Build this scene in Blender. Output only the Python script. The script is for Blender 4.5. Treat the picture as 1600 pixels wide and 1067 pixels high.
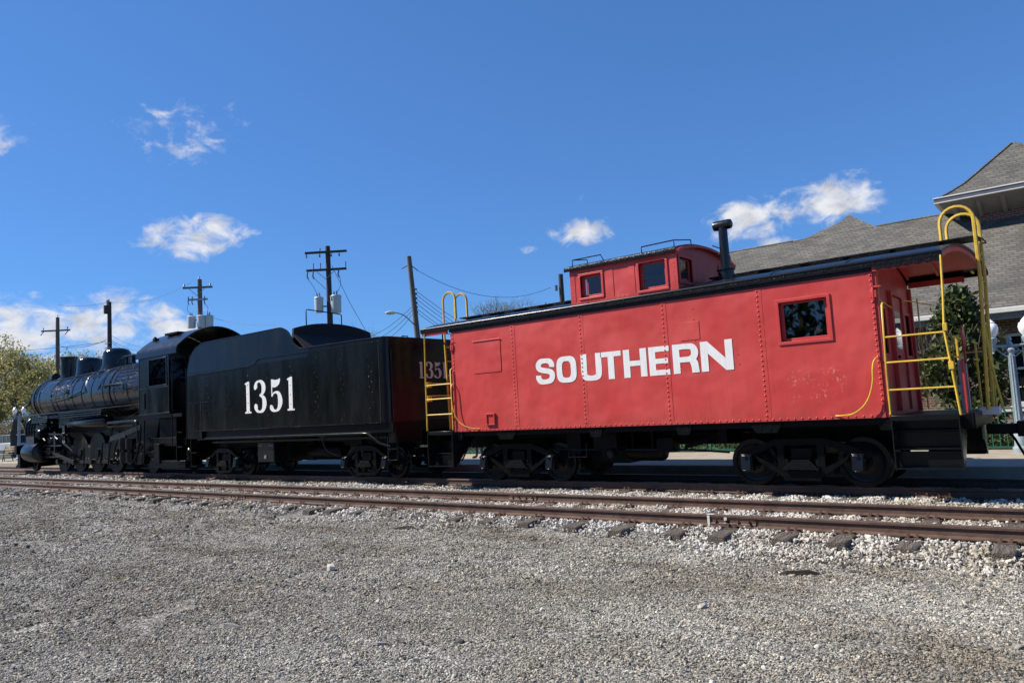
import bpy, math, random
import numpy as np
from mathutils import Vector, Matrix
random.seed(7); RNG = np.random.default_rng(11)
D = bpy.data; SC = bpy.context.scene; C = SC.collection
for o in list(D.objects): D.objects.remove(o)

# ------------------------------------------------------------ camera
YAW, PITCH, ROLL, EYE, FPX = 0.6626, 0.0905, -0.0557, 1.6382, 1154.2
_cy, _sy, _cp, _sp = math.cos(YAW), math.sin(YAW), math.cos(PITCH), math.sin(PITCH)
_f = Vector((-_sy*_cp, _cy*_cp, _sp)); _r = Vector((_cy, _sy, 0)); _u = _r.cross(_f)
_r2 = math.cos(ROLL)*_r + math.sin(ROLL)*_u; _u2 = -math.sin(ROLL)*_r + math.cos(ROLL)*_u
cam = D.objects.new('camera', D.cameras.new('camera')); C.objects.link(cam)
cam.matrix_world = Matrix(((_r2.x,_u2.x,-_f.x,0),(_r2.y,_u2.y,-_f.y,0),(_r2.z,_u2.z,-_f.z,EYE),(0,0,0,1)))
cam.data.sensor_width = 36; cam.data.lens = FPX/1600*36; cam.data.clip_start = .05; cam.data.clip_end = 3000
SC.camera = cam
def azel(px, py):                       # bearing and height of a spot in the sky
    d = _f + _r2*((px-800)/FPX) - _u2*((py-533.5)/FPX); d.normalize()
    return math.atan2(d.x, d.y), math.asin(d.z)

# ------------------------------------------------------------ sun, sky, exposure
SUN = Vector((-.86, -.53, 1.0)).normalized()
sun = D.objects.new('sun', D.lights.new('sun', 'SUN')); C.objects.link(sun)
sun.data.energy = 5.0; sun.data.angle = math.radians(.53); sun.data.color = (1, .93, .81)
sun.rotation_euler = SUN.to_track_quat('Z', 'Y').to_euler()
SC.view_settings.view_transform = 'Standard'; SC.view_settings.look = 'None'
SC.view_settings.gamma = 1; SC.view_settings.use_curve_mapping = False; SC.view_settings.exposure = 0.5
W = D.worlds.new('World'); SC.world = W; W.use_nodes = True
nt = W.node_tree; nt.nodes.clear()
SKYS = .108
def N(t, tree=None, **k):
    n = (tree or nt).nodes.new(t)
    for a, b in k.items(): setattr(n, a, b)
    return n
def lk(a, b, tree=None): (tree or nt).links.new(a, b)
def M2(op, a, b=None, tree=None, clamp=False, c=None):
    n = N('ShaderNodeMath', tree, operation=op, use_clamp=clamp)
    for i, v in enumerate((a, b, c)):
        if v is None: continue
        if isinstance(v, (int, float)): n.inputs[i].default_value = v
        else: lk(v, n.inputs[i], tree)
    return n.outputs[0]
sky = N('ShaderNodeTexSky', sky_type='NISHITA'); sky.sun_disc = False
sky.sun_elevation = math.asin(SUN.z); sky.sun_rotation = math.atan2(SUN.x, SUN.y)
sky.altitude = 100; sky.air_density = .9; sky.dust_density = 0.0; sky.ozone_density = 3.0
tc = N('ShaderNodeTexCoord'); sx = N('ShaderNodeSeparateXYZ'); lk(tc.outputs['Generated'], sx.inputs[0])
AZ = M2('ARCTAN2', sx.outputs[0], sx.outputs[1]); EL = M2('ARCSINE', sx.outputs[2])
cv = N('ShaderNodeCombineXYZ'); lk(AZ, cv.inputs[0]); lk(EL, cv.inputs[1])
stre = N('ShaderNodeMapping'); stre.inputs['Scale'].default_value = (1, 1.5, 1); stre.inputs['Rotation'].default_value = (0, 0, -.25)
lk(cv.outputs[0], stre.inputs[0])
nz = N('ShaderNodeTexNoise'); nz.inputs['Scale'].default_value = 26; nz.inputs['Detail'].default_value = 9
nz.inputs['Roughness'].default_value = .6; nz.inputs['Distortion'].default_value = .45; lk(stre.outputs[0], nz.inputs['Vector'])
shape = None
for px, py, rx, ry, amp in [(285,212,66,36,.46),(325,198,42,24,.3),(292,372,86,32,1.0),(330,362,44,28,.9),(902,362,60,22,1.1),(860,370,30,9,.4),
        (1165,343,60,36,1.2),(1298,316,80,38,1.3),(1190,384,50,12,.5),(50,518,180,50,1.05),(165,500,130,38,1.1),(265,516,70,24,1.0),(20,485,60,18,.6),
        (-8,210,40,26,.7),(376,360,22,14,.36),(66,262,14,10,.3),(904,311,14,8,.32),(822,390,18,7,.34),(152,210,12,7,.25)]:
    a, e = azel(px, py); s = 1/FPX
    u = M2('MULTIPLY', M2('SUBTRACT', AZ, a), math.cos(e)/(rx*s)); v = M2('MULTIPLY', M2('SUBTRACT', EL, e), 1/(ry*s))
    r2 = M2('ADD', M2('MULTIPLY', u, u), M2('MULTIPLY', v, v))
    m = M2('MULTIPLY', M2('SUBTRACT', 1.0, r2), amp)
    shape = m if shape is None else M2('MAXIMUM', shape, m)
shape = M2('MAXIMUM', shape, -1.0)
dens = M2('ADD', shape, M2('MULTIPLY', M2('SUBTRACT', nz.outputs[0], .54), 4.0))
mr = N('ShaderNodeMapRange', interpolation_type='SMOOTHSTEP'); lk(dens, mr.inputs[0])
mr.inputs[1].default_value = -.1; mr.inputs[2].default_value = 1.25; mr.inputs[3].default_value = 0; mr.inputs[4].default_value = .93
nz2 = N('ShaderNodeTexNoise'); nz2.inputs['Scale'].default_value = 34; nz2.inputs['Detail'].default_value = 5; lk(stre.outputs[0], nz2.inputs['Vector'])
cr = N('ShaderNodeMapRange'); lk(nz2.outputs[0], cr.inputs[0]); cr.inputs[1].default_value = .3; cr.inputs[2].default_value = .6
cr.inputs[3].default_value = .42/SKYS; cr.inputs[4].default_value = .63/SKYS
cc = N('ShaderNodeCombineXYZ'); lk(cr.outputs[0], cc.inputs[0]); lk(cr.outputs[0], cc.inputs[1]); lk(M2('MULTIPLY', cr.outputs[0], 1.03), cc.inputs[2])
tint = N('ShaderNodeMix', data_type='RGBA', blend_type='MULTIPLY'); tint.inputs[0].default_value = 1; tint.inputs[7].default_value = (.60,.765,1.0,1); lk(sky.outputs[0], tint.inputs[6])
mx = N('ShaderNodeMix', data_type='RGBA'); lk(mr.outputs[0], mx.inputs[0]); gm = N('ShaderNodeGamma'); gm.inputs[1].default_value = .62; lk(tint.outputs[2], gm.inputs[0]); t2 = N('ShaderNodeMix', data_type='RGBA', blend_type='MULTIPLY'); t2.inputs[0].default_value = 1; t2.inputs[7].default_value = (.70,1.18,1.75,1); lk(gm.outputs[0], t2.inputs[6]); lk(t2.outputs[2], mx.inputs[6]); lk(cc.outputs[0], mx.inputs[7])
bg = N('ShaderNodeBackground'); bg.inputs[1].default_value = SKYS; lk(mx.outputs[2], bg.inputs[0])
wo = N('ShaderNodeOutputWorld'); lk(bg.outputs[0], wo.inputs[0])

# ------------------------------------------------------------ materials
MATS = {}
def mat(name, col, rough=.5, metal=0., var=0., vscale=4., bump=0., bscale=20., bdist=.01, col2=None, spec=.5, detail=5., stretch=None, coat=0., rr_=None):
    m = D.materials.new(name); m.use_nodes = True; t = m.node_tree; b = t.nodes['Principled BSDF']; MATS[name] = m
    b.inputs['Base Color'].default_value = (*col, 1); b.inputs['Roughness'].default_value = rough
    b.inputs['Metallic'].default_value = metal; b.inputs['Specular IOR Level'].default_value = spec
    b.inputs['Coat Weight'].default_value = coat; b.inputs['Coat Roughness'].default_value = .2
    co = N('ShaderNodeTexCoord', t); vec = co.outputs['Object']
    if stretch:
        mp = N('ShaderNodeMapping', t); mp.inputs['Scale'].default_value = stretch; lk(vec, mp.inputs[0], t); vec = mp.outputs[0]
    if var or col2:
        n = N('ShaderNodeTexNoise', t); n.inputs['Scale'].default_value = vscale; n.inputs['Detail'].default_value = detail; n.inputs['Roughness'].default_value = .65
        lk(vec, n.inputs['Vector'], t)
        r = N('ShaderNodeMapRange', t); r.inputs[1].default_value = .32; r.inputs[2].default_value = .68; lk(n.outputs[0], r.inputs[0], t)
        x = N('ShaderNodeMix', t, data_type='RGBA'); lk(r.outputs[0], x.inputs[0], t)
        c2 = col2 or tuple(min(1, c*(1+var)) for c in col); c1 = col if col2 else tuple(c*(1-var) for c in col)
        x.inputs[6].default_value = (*c1, 1); x.inputs[7].default_value = (*c2, 1); lk(x.outputs[2], b.inputs['Base Color'], t)
        rr = N('ShaderNodeMapRange', t); lk(n.outputs[0], rr.inputs[0], t); rr.inputs[1].default_value = .3; rr.inputs[2].default_value = .7; rr.inputs[3].default_value = rr_[0] if rr_ else rough*.8; rr.inputs[4].default_value = rr_[1] if rr_ else min(1, rough*1.2)
        lk(rr.outputs[0], b.inputs['Roughness'], t)
    if bump:
        n2 = N('ShaderNodeTexNoise', t); n2.inputs['Scale'].default_value = bscale; n2.inputs['Detail'].default_value = 4; lk(vec, n2.inputs['Vector'], t)
        bp = N('ShaderNodeBump', t); bp.inputs['Strength'].default_value = bump; bp.inputs['Distance'].default_value = bdist
        lk(n2.outputs[0], bp.inputs['Height'], t); lk(bp.outputs[0], b.inputs['Normal'], t)
    return m
def random_mat(name, stops, rough=.9, island=False, tone=(.56,.52,.46)):
    m = D.materials.new(name); m.use_nodes = True; t = m.node_tree; b = t.nodes['Principled BSDF']; MATS[name] = m
    oi = N('ShaderNodeNewGeometry' if island else 'ShaderNodeObjectInfo', t); r = N('ShaderNodeValToRGB', t); lk(oi.outputs['Random Per Island' if island else 'Random'], r.inputs[0], t)
    el = r.color_ramp.elements
    for i, (p, c) in enumerate(stops):
        e = el[i] if i < 2 else el.new(p)
        e.position = p; e.color = (*c, 1)
    g = N('ShaderNodeNewGeometry', t); n = N('ShaderNodeTexNoise', t); n.inputs['Scale'].default_value = .7; n.inputs['Detail'].default_value = 7; n.inputs['Roughness'].default_value = .66
    mp = N('ShaderNodeMapping', t); mp.inputs['Scale'].default_value = (.5,1.3,1); lk(g.outputs['Position'], mp.inputs[0], t); lk(mp.outputs[0], n.inputs['Vector'], t)
    q = N('ShaderNodeValToRGB', t); lk(n.outputs[0], q.inputs[0], t); q.color_ramp.elements[0].position = .34; q.color_ramp.elements[0].color = (*tone, 1); q.color_ramp.elements[1].position = .6; q.color_ramp.elements[1].color = (1,1,1,1)
    x = N('ShaderNodeMix', t, data_type='RGBA', blend_type='MULTIPLY'); x.inputs[0].default_value = 1; lk(r.outputs[0], x.inputs[6], t); lk(q.outputs[0], x.inputs[7], t)
    lk(x.outputs[2], b.inputs['Base Color'], t); b.inputs['Roughness'].default_value = rough; b.inputs['Specular IOR Level'].default_value = .3
    return m
def red_mat():                          # faded red paint: dented plate, washed streaks, grime at the sill, a scuffed patch near the right end
    m = mat('red_paint', (.53,.05,.043), .40); t = m.node_tree; b = t.nodes['Principled BSDF']; co = N('ShaderNodeTexCoord', t); s = N('ShaderNodeSeparateXYZ', t); lk(co.outputs['Object'], s.inputs[0], t)
    def noise(scale, st, det=6):
        mp = N('ShaderNodeMapping', t); mp.inputs['Scale'].default_value = st; lk(co.outputs['Object'], mp.inputs[0], t); n = N('ShaderNodeTexNoise', t); n.inputs['Scale'].default_value = scale; n.inputs['Detail'].default_value = det; n.inputs['Roughness'].default_value = .62; lk(mp.outputs[0], n.inputs['Vector'], t); return n.outputs[0]
    def ramp(v, lo, hi, a=0., c=1.):
        r = N('ShaderNodeMapRange', t); lk(v, r.inputs[0], t); r.inputs[1].default_value = lo; r.inputs[2].default_value = hi; r.inputs[3].default_value = a; r.inputs[4].default_value = c; return r.outputs[0]
    def mix(f, a, col):
        x = N('ShaderNodeMix', t, data_type='RGBA'); lk(f, x.inputs[0], t)
        if isinstance(a, tuple): x.inputs[6].default_value = (*a, 1)
        else: lk(a, x.inputs[6], t)
        x.inputs[7].default_value = (*col, 1); return x.outputs[2]
    c = mix(ramp(noise(.8, (1,1,1)), .35, .68), (.50,.044,.038), (.57,.066,.058))
    c = mix(M2('MULTIPLY', ramp(noise(2.2, (5,5,.25)), .52, .75), .35, t), c, (.40,.042,.036))
    c = mix(M2('MULTIPLY', M2('MULTIPLY', ramp(s.outputs[2], 1.55, 1.17), ramp(noise(5, (2,2,1)), .40, .62), t), .45, t), c, (.22,.055,.042))
    box = M2('MULTIPLY', M2('MULTIPLY', ramp(s.outputs[0], 2.95, 3.2), ramp(s.outputs[0], 4.15, 3.85), t), M2('MULTIPLY', ramp(s.outputs[2], 1.40, 1.55), ramp(s.outputs[2], 2.10, 1.90), t), t)
    c = mix(M2('MULTIPLY', box, M2('MULTIPLY', ramp(noise(26, (1,1,.55), 3), .56, .64), ramp(noise(4, (1,1,1), 3), .46, .58, 0, .5), t), t), c, (.70,.42,.38))
    c = mix(M2('MULTIPLY', ramp(noise(7, (1,1,1), 8), .70, .74), .7, t), c, (.24,.06,.045))
    lk(c, b.inputs['Base Color'], t); lk(ramp(noise(1.5, (1,1,1)), .3, .7, .32, .50), b.inputs['Roughness'], t)
    bp = N('ShaderNodeBump', t); bp.inputs['Strength'].default_value = .5; bp.inputs['Distance'].default_value = .09; lk(noise(1.25, (1,1,1), 2), bp.inputs['Height'], t); lk(bp.outputs[0], b.inputs['Normal'], t)
red_mat()
mat('red_trim', (.50,.046,.04), .42, var=.06, vscale=3)
mat('white_paint', (.70,.70,.69), .55, col2=(.80,.81,.80), vscale=5, stretch=(3,3,.6), detail=8)
mat('grey_white_paint', (.62,.60,.60), .55, var=.05, vscale=9)
mat('black_paint', (.006,.006,.007), .26, var=.25, vscale=2, bump=.25, bscale=2.2, bdist=.03)
mat('black_gloss', (.006,.007,.009), .22, var=.2, vscale=5, bump=.12, bscale=26, bdist=.01, spec=.32)
mat('black_tar', (.006,.006,.007), .30, var=.3, vscale=8, bump=.7, bscale=30, bdist=.015, spec=.3)
mat('black_iron', (.0026,.0026,.003), .38, var=.35, vscale=9, bump=.3, bscale=30, spec=.17)
mat('tank_black', (.005,.006,.006), .2, var=.3, vscale=1.0, bump=.2, bscale=1.1, bdist=.05, stretch=(1.6,1.6,.35), spec=.22, rr_=(.10,.34))
mat('boiler_black', (.006,.007,.009), .14, var=.25, vscale=4, bump=.5, bscale=13, bdist=.02)
mat('edge_black', (.006,.006,.008), .25)
mat('soot', (.008,.008,.009), .8)
mat('steel_light', (.22,.22,.23), .45, .3, var=.3, vscale=10)
mat('yellow_paint', (.50,.33,.05), .42, col2=(.76,.48,.03), vscale=5, bump=.2, bscale=60, bdist=.004)
mat('rust_rail', (.10,.058,.042), .62, var=.3, vscale=6, bump=.3, bscale=40)
mat('rail_top', (.16,.125,.11), .38, .5, var=.2, vscale=6)
mat('tie_wood', (.105,.09,.074), .9, var=.55, vscale=4, bump=1., bscale=9, bdist=.03, stretch=(7,.9,7))
mat('ballast_bed', (.27,.26,.235), .95, var=.6, vscale=26, bump=1., bscale=22, bdist=.04)
mat('asphalt', (.06,.06,.06), .9, var=.3, vscale=20, bump=.4, bscale=70)
mat('concrete', (.34,.29,.22), .85, var=.15, vscale=3, bump=.2, bscale=40)
mat('grass', (.07,.11,.03), .9, var=.4, vscale=6, bump=.8, bscale=60)
mat('pole_wood', (.12,.10,.085), .85, var=.35, vscale=3, bump=.5, bscale=14, stretch=(6,6,.5))
mat('pole_dark', (.045,.034,.03), .85, var=.4, vscale=3, bump=.5, bscale=14, stretch=(6,6,.5))
mat('wire', (.02,.02,.022), .6)
mat('porcelain', (.16,.17,.18), .3)
mat('transformer_grey', (.50,.52,.53), .5, var=.06, vscale=4)
mat('galvanised', (.32,.33,.34), .5, .4, var=.1, vscale=6)
mat('lamp_cover', (.62,.58,.48), .4)
mat('globe', (.86,.87,.88), .2)
mat('lamp_paint', (.26,.33,.37), .45, var=.12, vscale=8)
mat('fence_green', (.025,.12,.085), .4, var=.1, vscale=8)
mat('trim_white', (.62,.60,.56), .6, var=.08, vscale=3)
mat('soffit', (.24,.22,.19), .8, var=.1, vscale=3)
mat('gutter', (.09,.10,.12), .5, var=.15, vscale=3)
mat('bark', (.085,.07,.055), .9, var=.4, vscale=6, bump=.8, bscale=18, stretch=(4,4,.7))
mat('twig', (.13,.10,.07), .9, var=.3, vscale=6)
mat('bench_wood', (.36,.26,.16), .7, var=.3, vscale=8, stretch=(1,6,6))
mat('car_silver', (.45,.46,.48), .3, .3, coat=.4)
mat('car_white', (.75,.75,.74), .3, coat=.4)
mat('car_glass', (.01,.012,.015), .06)
mat('rubber', (.02,.02,.02), .8)
mat('jeans', (.03,.045,.10), .9, var=.2, vscale=12)
mat('shirt', (.10,.11,.13), .9)
mat('skin', (.50,.30,.21), .5)
mat('hair', (.05,.03,.02), .6)
mat('drift_wood', (.30,.28,.25), .9, var=.3, vscale=10, stretch=(1,8,8), bump=.6, bscale=14)
mat('dark_wood', (.035,.025,.018), .9, var=.4, vscale=10, stretch=(1,8,8), bump=.6, bscale=14)
mat('red_stack', (.10,.03,.025), .6)
def leaf_mat(name, c1, c2, trans=.35):
    m = D.materials.new(name); m.use_nodes = True; t = m.node_tree; b = t.nodes['Principled BSDF']; MATS[name] = m
    g = N('ShaderNodeNewGeometry', t); r = N('ShaderNodeMix', t, data_type='RGBA'); lk(g.outputs['Random Per Island'], r.inputs[0], t)
    r.inputs[6].default_value = (*c1, 1); r.inputs[7].default_value = (*c2, 1)
    lk(r.outputs[2], b.inputs['Base Color'], t); b.inputs['Roughness'].default_value = .55; b.inputs['Specular IOR Level'].default_value = .35
    tr = N('ShaderNodeBsdfTranslucent', t); lk(r.outputs[2], tr.inputs[0], t)
    ms = N('ShaderNodeMixShader', t); ms.inputs[0].default_value = trans; lk(b.outputs[0], ms.inputs[1], t); lk(tr.outputs[0], ms.inputs[2], t)
    lk(ms.outputs[0], t.nodes['Material Output'].inputs[0], t)
leaf_mat('leaf_spring', (.27,.25,.08), (.48,.43,.18), .42)
leaf_mat('leaf_brush', (.10,.08,.045), (.20,.17,.09)); leaf_mat('leaf_bud', (.30,.30,.15), (.46,.46,.25))
leaf_mat('leaf_dark', (.03,.045,.012), (.07,.09,.025))
leaf_mat('leaf_magnolia', (.022,.045,.012), (.085,.10,.025), .15); leaf_mat('leaf_hedge', (.05,.085,.02), (.13,.17,.04), .25)
def glass_mat(name, tint, gl=.09):
    m = D.materials.new(name); m.use_nodes = True; t = m.node_tree; MATS[name] = m
    t.nodes.remove(t.nodes['Principled BSDF'])
    tp = N('ShaderNodeBsdfTransparent', t); tp.inputs[0].default_value = (*tint, 1)
    gs = N('ShaderNodeBsdfGlossy', t); gs.inputs['Roughness'].default_value = .02
    fr = N('ShaderNodeLayerWeight', t); fr_ = M2('ADD', M2('MULTIPLY', M2('POWER', fr.outputs['Facing'], 3.5, t), .8, t), gl, t)
    ms = N('ShaderNodeMixShader', t); lk(fr_, ms.inputs[0], t); lk(tp.outputs[0], ms.inputs[1], t); lk(gs.outputs[0], ms.inputs[2], t)
    lk(ms.outputs[0], t.nodes['Material Output'].inputs[0], t)
glass_mat('glass', (.42,.45,.48), .10); glass_mat('clear_glass', (.93,.94,.95), .04)
def brick_mat(name, c1, c2, mortar, w, h, msize, rough, vecswap, bump=.5):
    m = D.materials.new(name); m.use_nodes = True; t = m.node_tree; b = t.nodes['Principled BSDF']; MATS[name] = m
    co = N('ShaderNodeTexCoord', t); s = N('ShaderNodeSeparateXYZ', t); lk(co.outputs['Object'], s.inputs[0], t)
    cb = N('ShaderNodeCombineXYZ', t)
    if vecswap == 'wall': lk(M2('ADD', s.outputs[0], s.outputs[1], t), cb.inputs[0], t); lk(s.outputs[2], cb.inputs[1], t)
    else: lk(M2('ADD', s.outputs[0], M2('MULTIPLY', s.outputs[1], .45, t), t), cb.inputs[0], t); lk(M2('MULTIPLY', s.outputs[2], 1.7, t), cb.inputs[1], t)
    br = N('ShaderNodeTexBrick', t); lk(cb.outputs[0], br.inputs['Vector'], t)
    br.inputs['Color1'].default_value = (*c1, 1); br.inputs['Color2'].default_value = (*c2, 1); br.inputs['Mortar'].default_value = (*mortar, 1)
    br.inputs['Scale'].default_value = 1; br.inputs['Brick Width'].default_value = w; br.inputs['Row Height'].default_value = h; br.inputs['Mortar Size'].default_value = msize
    br.inputs['Bias'].default_value = 0
    n = N('ShaderNodeTexNoise', t); n.inputs['Scale'].default_value = 1.1; n.inputs['Detail'].default_value = 6; lk(co.outputs['Object'], n.inputs['Vector'], t)
    x = N('ShaderNodeMix', t, data_type='RGBA', blend_type='MULTIPLY'); x.inputs[0].default_value = .55; lk(br.outputs[0], x.inputs[6], t)
    r = N('ShaderNodeMapRange', t); lk(n.outputs[0], r.inputs[0], t); r.inputs[1].default_value = .3; r.inputs[2].default_value = .7; r.inputs[3].default_value = .6; r.inputs[4].default_value = 1.3
    lk(r.outputs[0], x.inputs[7], t); lk(x.outputs[2], b.inputs['Base Color'], t); b.inputs['Roughness'].default_value = rough
    bp = N('ShaderNodeBump', t); bp.inputs['Strength'].default_value = bump; bp.inputs['Distance'].default_value = .012
    lk(M2('SUBTRACT', 1.0, br.outputs['Fac'], t), bp.inputs['Height'], t); lk(bp.outputs[0], b.inputs['Normal'], t)
brick_mat('brick', (.19,.065,.045), (.12,.04,.03), (.22,.19,.16), .21, .075, .012, .85, 'wall')
brick_mat('shingle', (.145,.138,.117), (.088,.083,.071), (.06,.055,.048), .31, .145, .012, .9, 'roof', .8)
def lot_mat():                          # the gravel lot: packed grey chips with browner, darker stretches
    m = D.materials.new('gravel_ground'); m.use_nodes = True; t = m.node_tree; b = t.nodes['Principled BSDF']; MATS['gravel_ground'] = m
    co = N('ShaderNodeTexCoord', t); v = N('ShaderNodeTexVoronoi', t); v.inputs['Scale'].default_value = 46; lk(co.outputs['Object'], v.inputs['Vector'], t)
    v2 = N('ShaderNodeTexVoronoi', t); v2.inputs['Scale'].default_value = 110; lk(co.outputs['Object'], v2.inputs['Vector'], t)
    s = N('ShaderNodeSeparateColor', t); lk(v.outputs['Color'], s.inputs[0], t)
    r = N('ShaderNodeValToRGB', t); lk(s.outputs[0], r.inputs[0], t); el = r.color_ramp.elements
    el[0].position = 0; el[0].color = (.08,.077,.07,1); el[1].position = 1; el[1].color = (.6,.58,.54,1)
    e = el.new(.45); e.color = (.22,.213,.2,1); e = el.new(.8); e.color = (.36,.35,.325,1)
    n = N('ShaderNodeTexNoise', t); n.inputs['Scale'].default_value = .55; n.inputs['Detail'].default_value = 7; n.inputs['Roughness'].default_value = .6; lk(co.outputs['Object'], n.inputs['Vector'], t)
    x = N('ShaderNodeMix', t, data_type='RGBA', blend_type='MULTIPLY'); x.inputs[0].default_value = 1
    rr = N('ShaderNodeValToRGB', t); lk(n.outputs[0], rr.inputs[0], t); rr.color_ramp.elements[0].position = .32; rr.color_ramp.elements[0].color = (.62,.60,.57,1)
    rr.color_ramp.elements[1].position = .66; rr.color_ramp.elements[1].color = (1.1,1.08,1.04,1)
    lk(r.outputs[0], x.inputs[6], t); lk(rr.outputs[0], x.inputs[7], t); lk(x.outputs[2], b.inputs['Base Color'], t); b.inputs['Roughness'].default_value = .95; b.inputs['Specular IOR Level'].default_value = .2
    h = M2('ADD', M2('MULTIPLY', v.outputs['Distance'], -1.0, t), M2('MULTIPLY', v2.outputs['Distance'], -.4, t), t)
    bp = N('ShaderNodeBump', t); bp.inputs['Strength'].default_value = .9; bp.inputs['Distance'].default_value = .02; lk(h, bp.inputs['Height'], t); lk(bp.outputs[0], b.inputs['Normal'], t)
lot_mat()
random_mat('chip_stone', [(0,(.075,.07,.06)),(1,(.80,.76,.66)),(.25,(.22,.207,.18)),(.62,(.40,.38,.33)),(.92,(.60,.565,.48)),(.955,(.48,.36,.22))], island=True)
random_mat('ballast_stone', [(0,(.20,.185,.16)),(1,(.76,.73,.67)),(.16,(.38,.36,.32)),(.5,(.60,.575,.53))], tone=(.62,.56,.47))

# ------------------------------------------------------------ mesh helpers
class MB:
    def __init__(s): s.v = []; s.f = []
    def add(s, vs, fs):
        b = len(s.v); s.v += [tuple(v) for v in vs]; s.f += [tuple(i+b for i in f) for f in fs]; return s
    def box(s, x0, x1, y0, y1, z0, z1):
        return s.add([(x0,y0,z0),(x1,y0,z0),(x1,y1,z0),(x0,y1,z0),(x0,y0,z1),(x1,y0,z1),(x1,y1,z1),(x0,y1,z1)],
                     [(3,2,1,0),(4,5,6,7),(0,1,5,4),(1,2,6,5),(2,3,7,6),(3,0,4,7)])
    def cyl(s, a, b, r, r2=None, n=10, caps=True):
        a, b = Vector(a), Vector(b); d = (b-a)
        if d.length < 1e-6: return s
        q = d.normalized().to_track_quat('Z', 'Y'); r2 = r if r2 is None else r2; vs = []
        for p, rr in ((a, r), (b, r2)):
            for i in range(n):
                t = 2*math.pi*i/n; vs.append(p + q @ Vector((rr*math.cos(t), rr*math.sin(t), 0)))
        fs = [(i, (i+1) % n, n+(i+1) % n, n+i) for i in range(n)]
        if caps: fs += [tuple(range(n-1, -1, -1)), tuple(range(n, 2*n))]
        return s.add(vs, fs)
    def tube(s, pts, r, n=6, smooth=0):
        P = [Vector(p) for p in pts]
        for _ in range(smooth):
            Q = [P[0]]
            for i in range(len(P)-1): Q += [P[i]*.75+P[i+1]*.25, P[i]*.25+P[i+1]*.75]
            P = Q + [P[-1]]
        R = r if isinstance(r, (list, tuple)) else [r]*len(P)
        vs = []; up = None
        for i, p in enumerate(P):
            d = (P[min(i+1, len(P)-1)] - P[max(i-1, 0)]).normalized()
            if up is None: up = d.orthogonal().normalized()
            up = (up - d*up.dot(d)); up = up.normalized() if up.length > 1e-5 else d.orthogonal().normalized()
            w = d.cross(up)
            for k in range(n):
                t = 2*math.pi*k/n; vs.append(p + (up*math.cos(t) + w*math.sin(t))*R[i])
        fs = [(i*n+k, i*n+(k+1) % n, (i+1)*n+(k+1) % n, (i+1)*n+k) for i in range(len(P)-1) for k in range(n)]
        fs += [tuple(range(n-1, -1, -1)), tuple(range((len(P)-1)*n, len(P)*n))]
        return s.add(vs, fs)
    def lathe(s, o, prof, axis='z', n=20):
        o = Vector(o); vs = []
        for r, h in prof:
            for i in range(n):
                t = 2*math.pi*i/n; a, b = r*math.cos(t), r*math.sin(t)
                vs.append(o + (Vector((a,b,h)) if axis == 'z' else Vector((h,a,b)) if axis == 'x' else Vector((a,h,b))))
        m = len(prof)
        fs = [(j*n+i, j*n+(i+1) % n, (j+1)*n+(i+1) % n, (j+1)*n+i) for j in range(m-1) for i in range(n)]
        fs += [tuple(range(n-1, -1, -1)), tuple(range((m-1)*n, m*n))]
        return s.add(vs, fs)
    def prism(s, pts, axis, a0, a1):           # a polygon in the plane across an axis, drawn out along it
        def P(u, v, a): return (a,u,v) if axis == 'x' else (u,a,v) if axis == 'y' else (u,v,a)
        n = len(pts); vs = [P(u, v, a0) for u, v in pts] + [P(u, v, a1) for u, v in pts]
        return s.add(vs, [tuple(range(n-1, -1, -1)), tuple(range(n, 2*n))] + [(i, (i+1) % n, n+(i+1) % n, n+i) for i in range(n)])
    def strip(s, prof, axis, a0, a1, t):       # a sheet that follows an open profile, with thickness t
        L = []
        for i, (u, v) in enumerate(prof):
            p, q = prof[max(i-1, 0)], prof[min(i+1, len(prof)-1)]; d = Vector((q[0]-p[0], q[1]-p[1])).normalized(); L.append((u+d.y*t, v-d.x*t))
        return s.prism(list(prof) + L[::-1], axis, a0, a1)
    def wall(s, axis, p0, p1, a, z, holes=()):  # a wall across an axis with square openings
        A = sorted({a[0], a[1], *[h[0] for h in holes], *[h[1] for h in holes]}); Z = sorted({z[0], z[1], *[h[2] for h in holes], *[h[3] for h in holes]})
        def solid(i, j):
            if i < 0 or j < 0 or i >= len(A)-1 or j >= len(Z)-1: return False
            m, k = (A[i]+A[i+1])/2, (Z[j]+Z[j+1])/2
            return not any(h[0] < m < h[1] and h[2] < k < h[3] for h in holes)
        def P(u, v, w): return (w,u,v) if axis == 'x' else (u,w,v)
        for i in range(len(A)-1):
            for j in range(len(Z)-1):
                if not solid(i, j): continue
                q = [(A[i],Z[j]),(A[i+1],Z[j]),(A[i+1],Z[j+1]),(A[i],Z[j+1])]; fs = [(0,1,2,3),(7,6,5,4)]
                for k, (di, dj) in enumerate(((0,-1),(1,0),(0,1),(-1,0))):
                    if not solid(i+di, j+dj): fs.append((k, k+4, (k+1) % 4+4, (k+1) % 4))
                s.add([P(u,v,p0) for u, v in q] + [P(u,v,p1) for u, v in q], fs)
        return s
    def dome(s, c, r, d, n=6):                 # a rivet head on a face whose outward direction is d
        c = Vector(c); q = Vector(d).to_track_quat('Z', 'Y'); vs = []
        for rr, h in ((1,0),(.72,.5)):
            for i in range(n):
                t = 2*math.pi*i/n; vs.append(c + q @ Vector((r*rr*math.cos(t), r*rr*math.sin(t), r*h)))
        vs.append(c + q @ Vector((0,0,r*.7)))
        return s.add(vs, [(i,(i+1) % n,n+(i+1) % n,n+i) for i in range(n)] + [(n+i,n+(i+1) % n,2*n) for i in range(n)])
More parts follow.
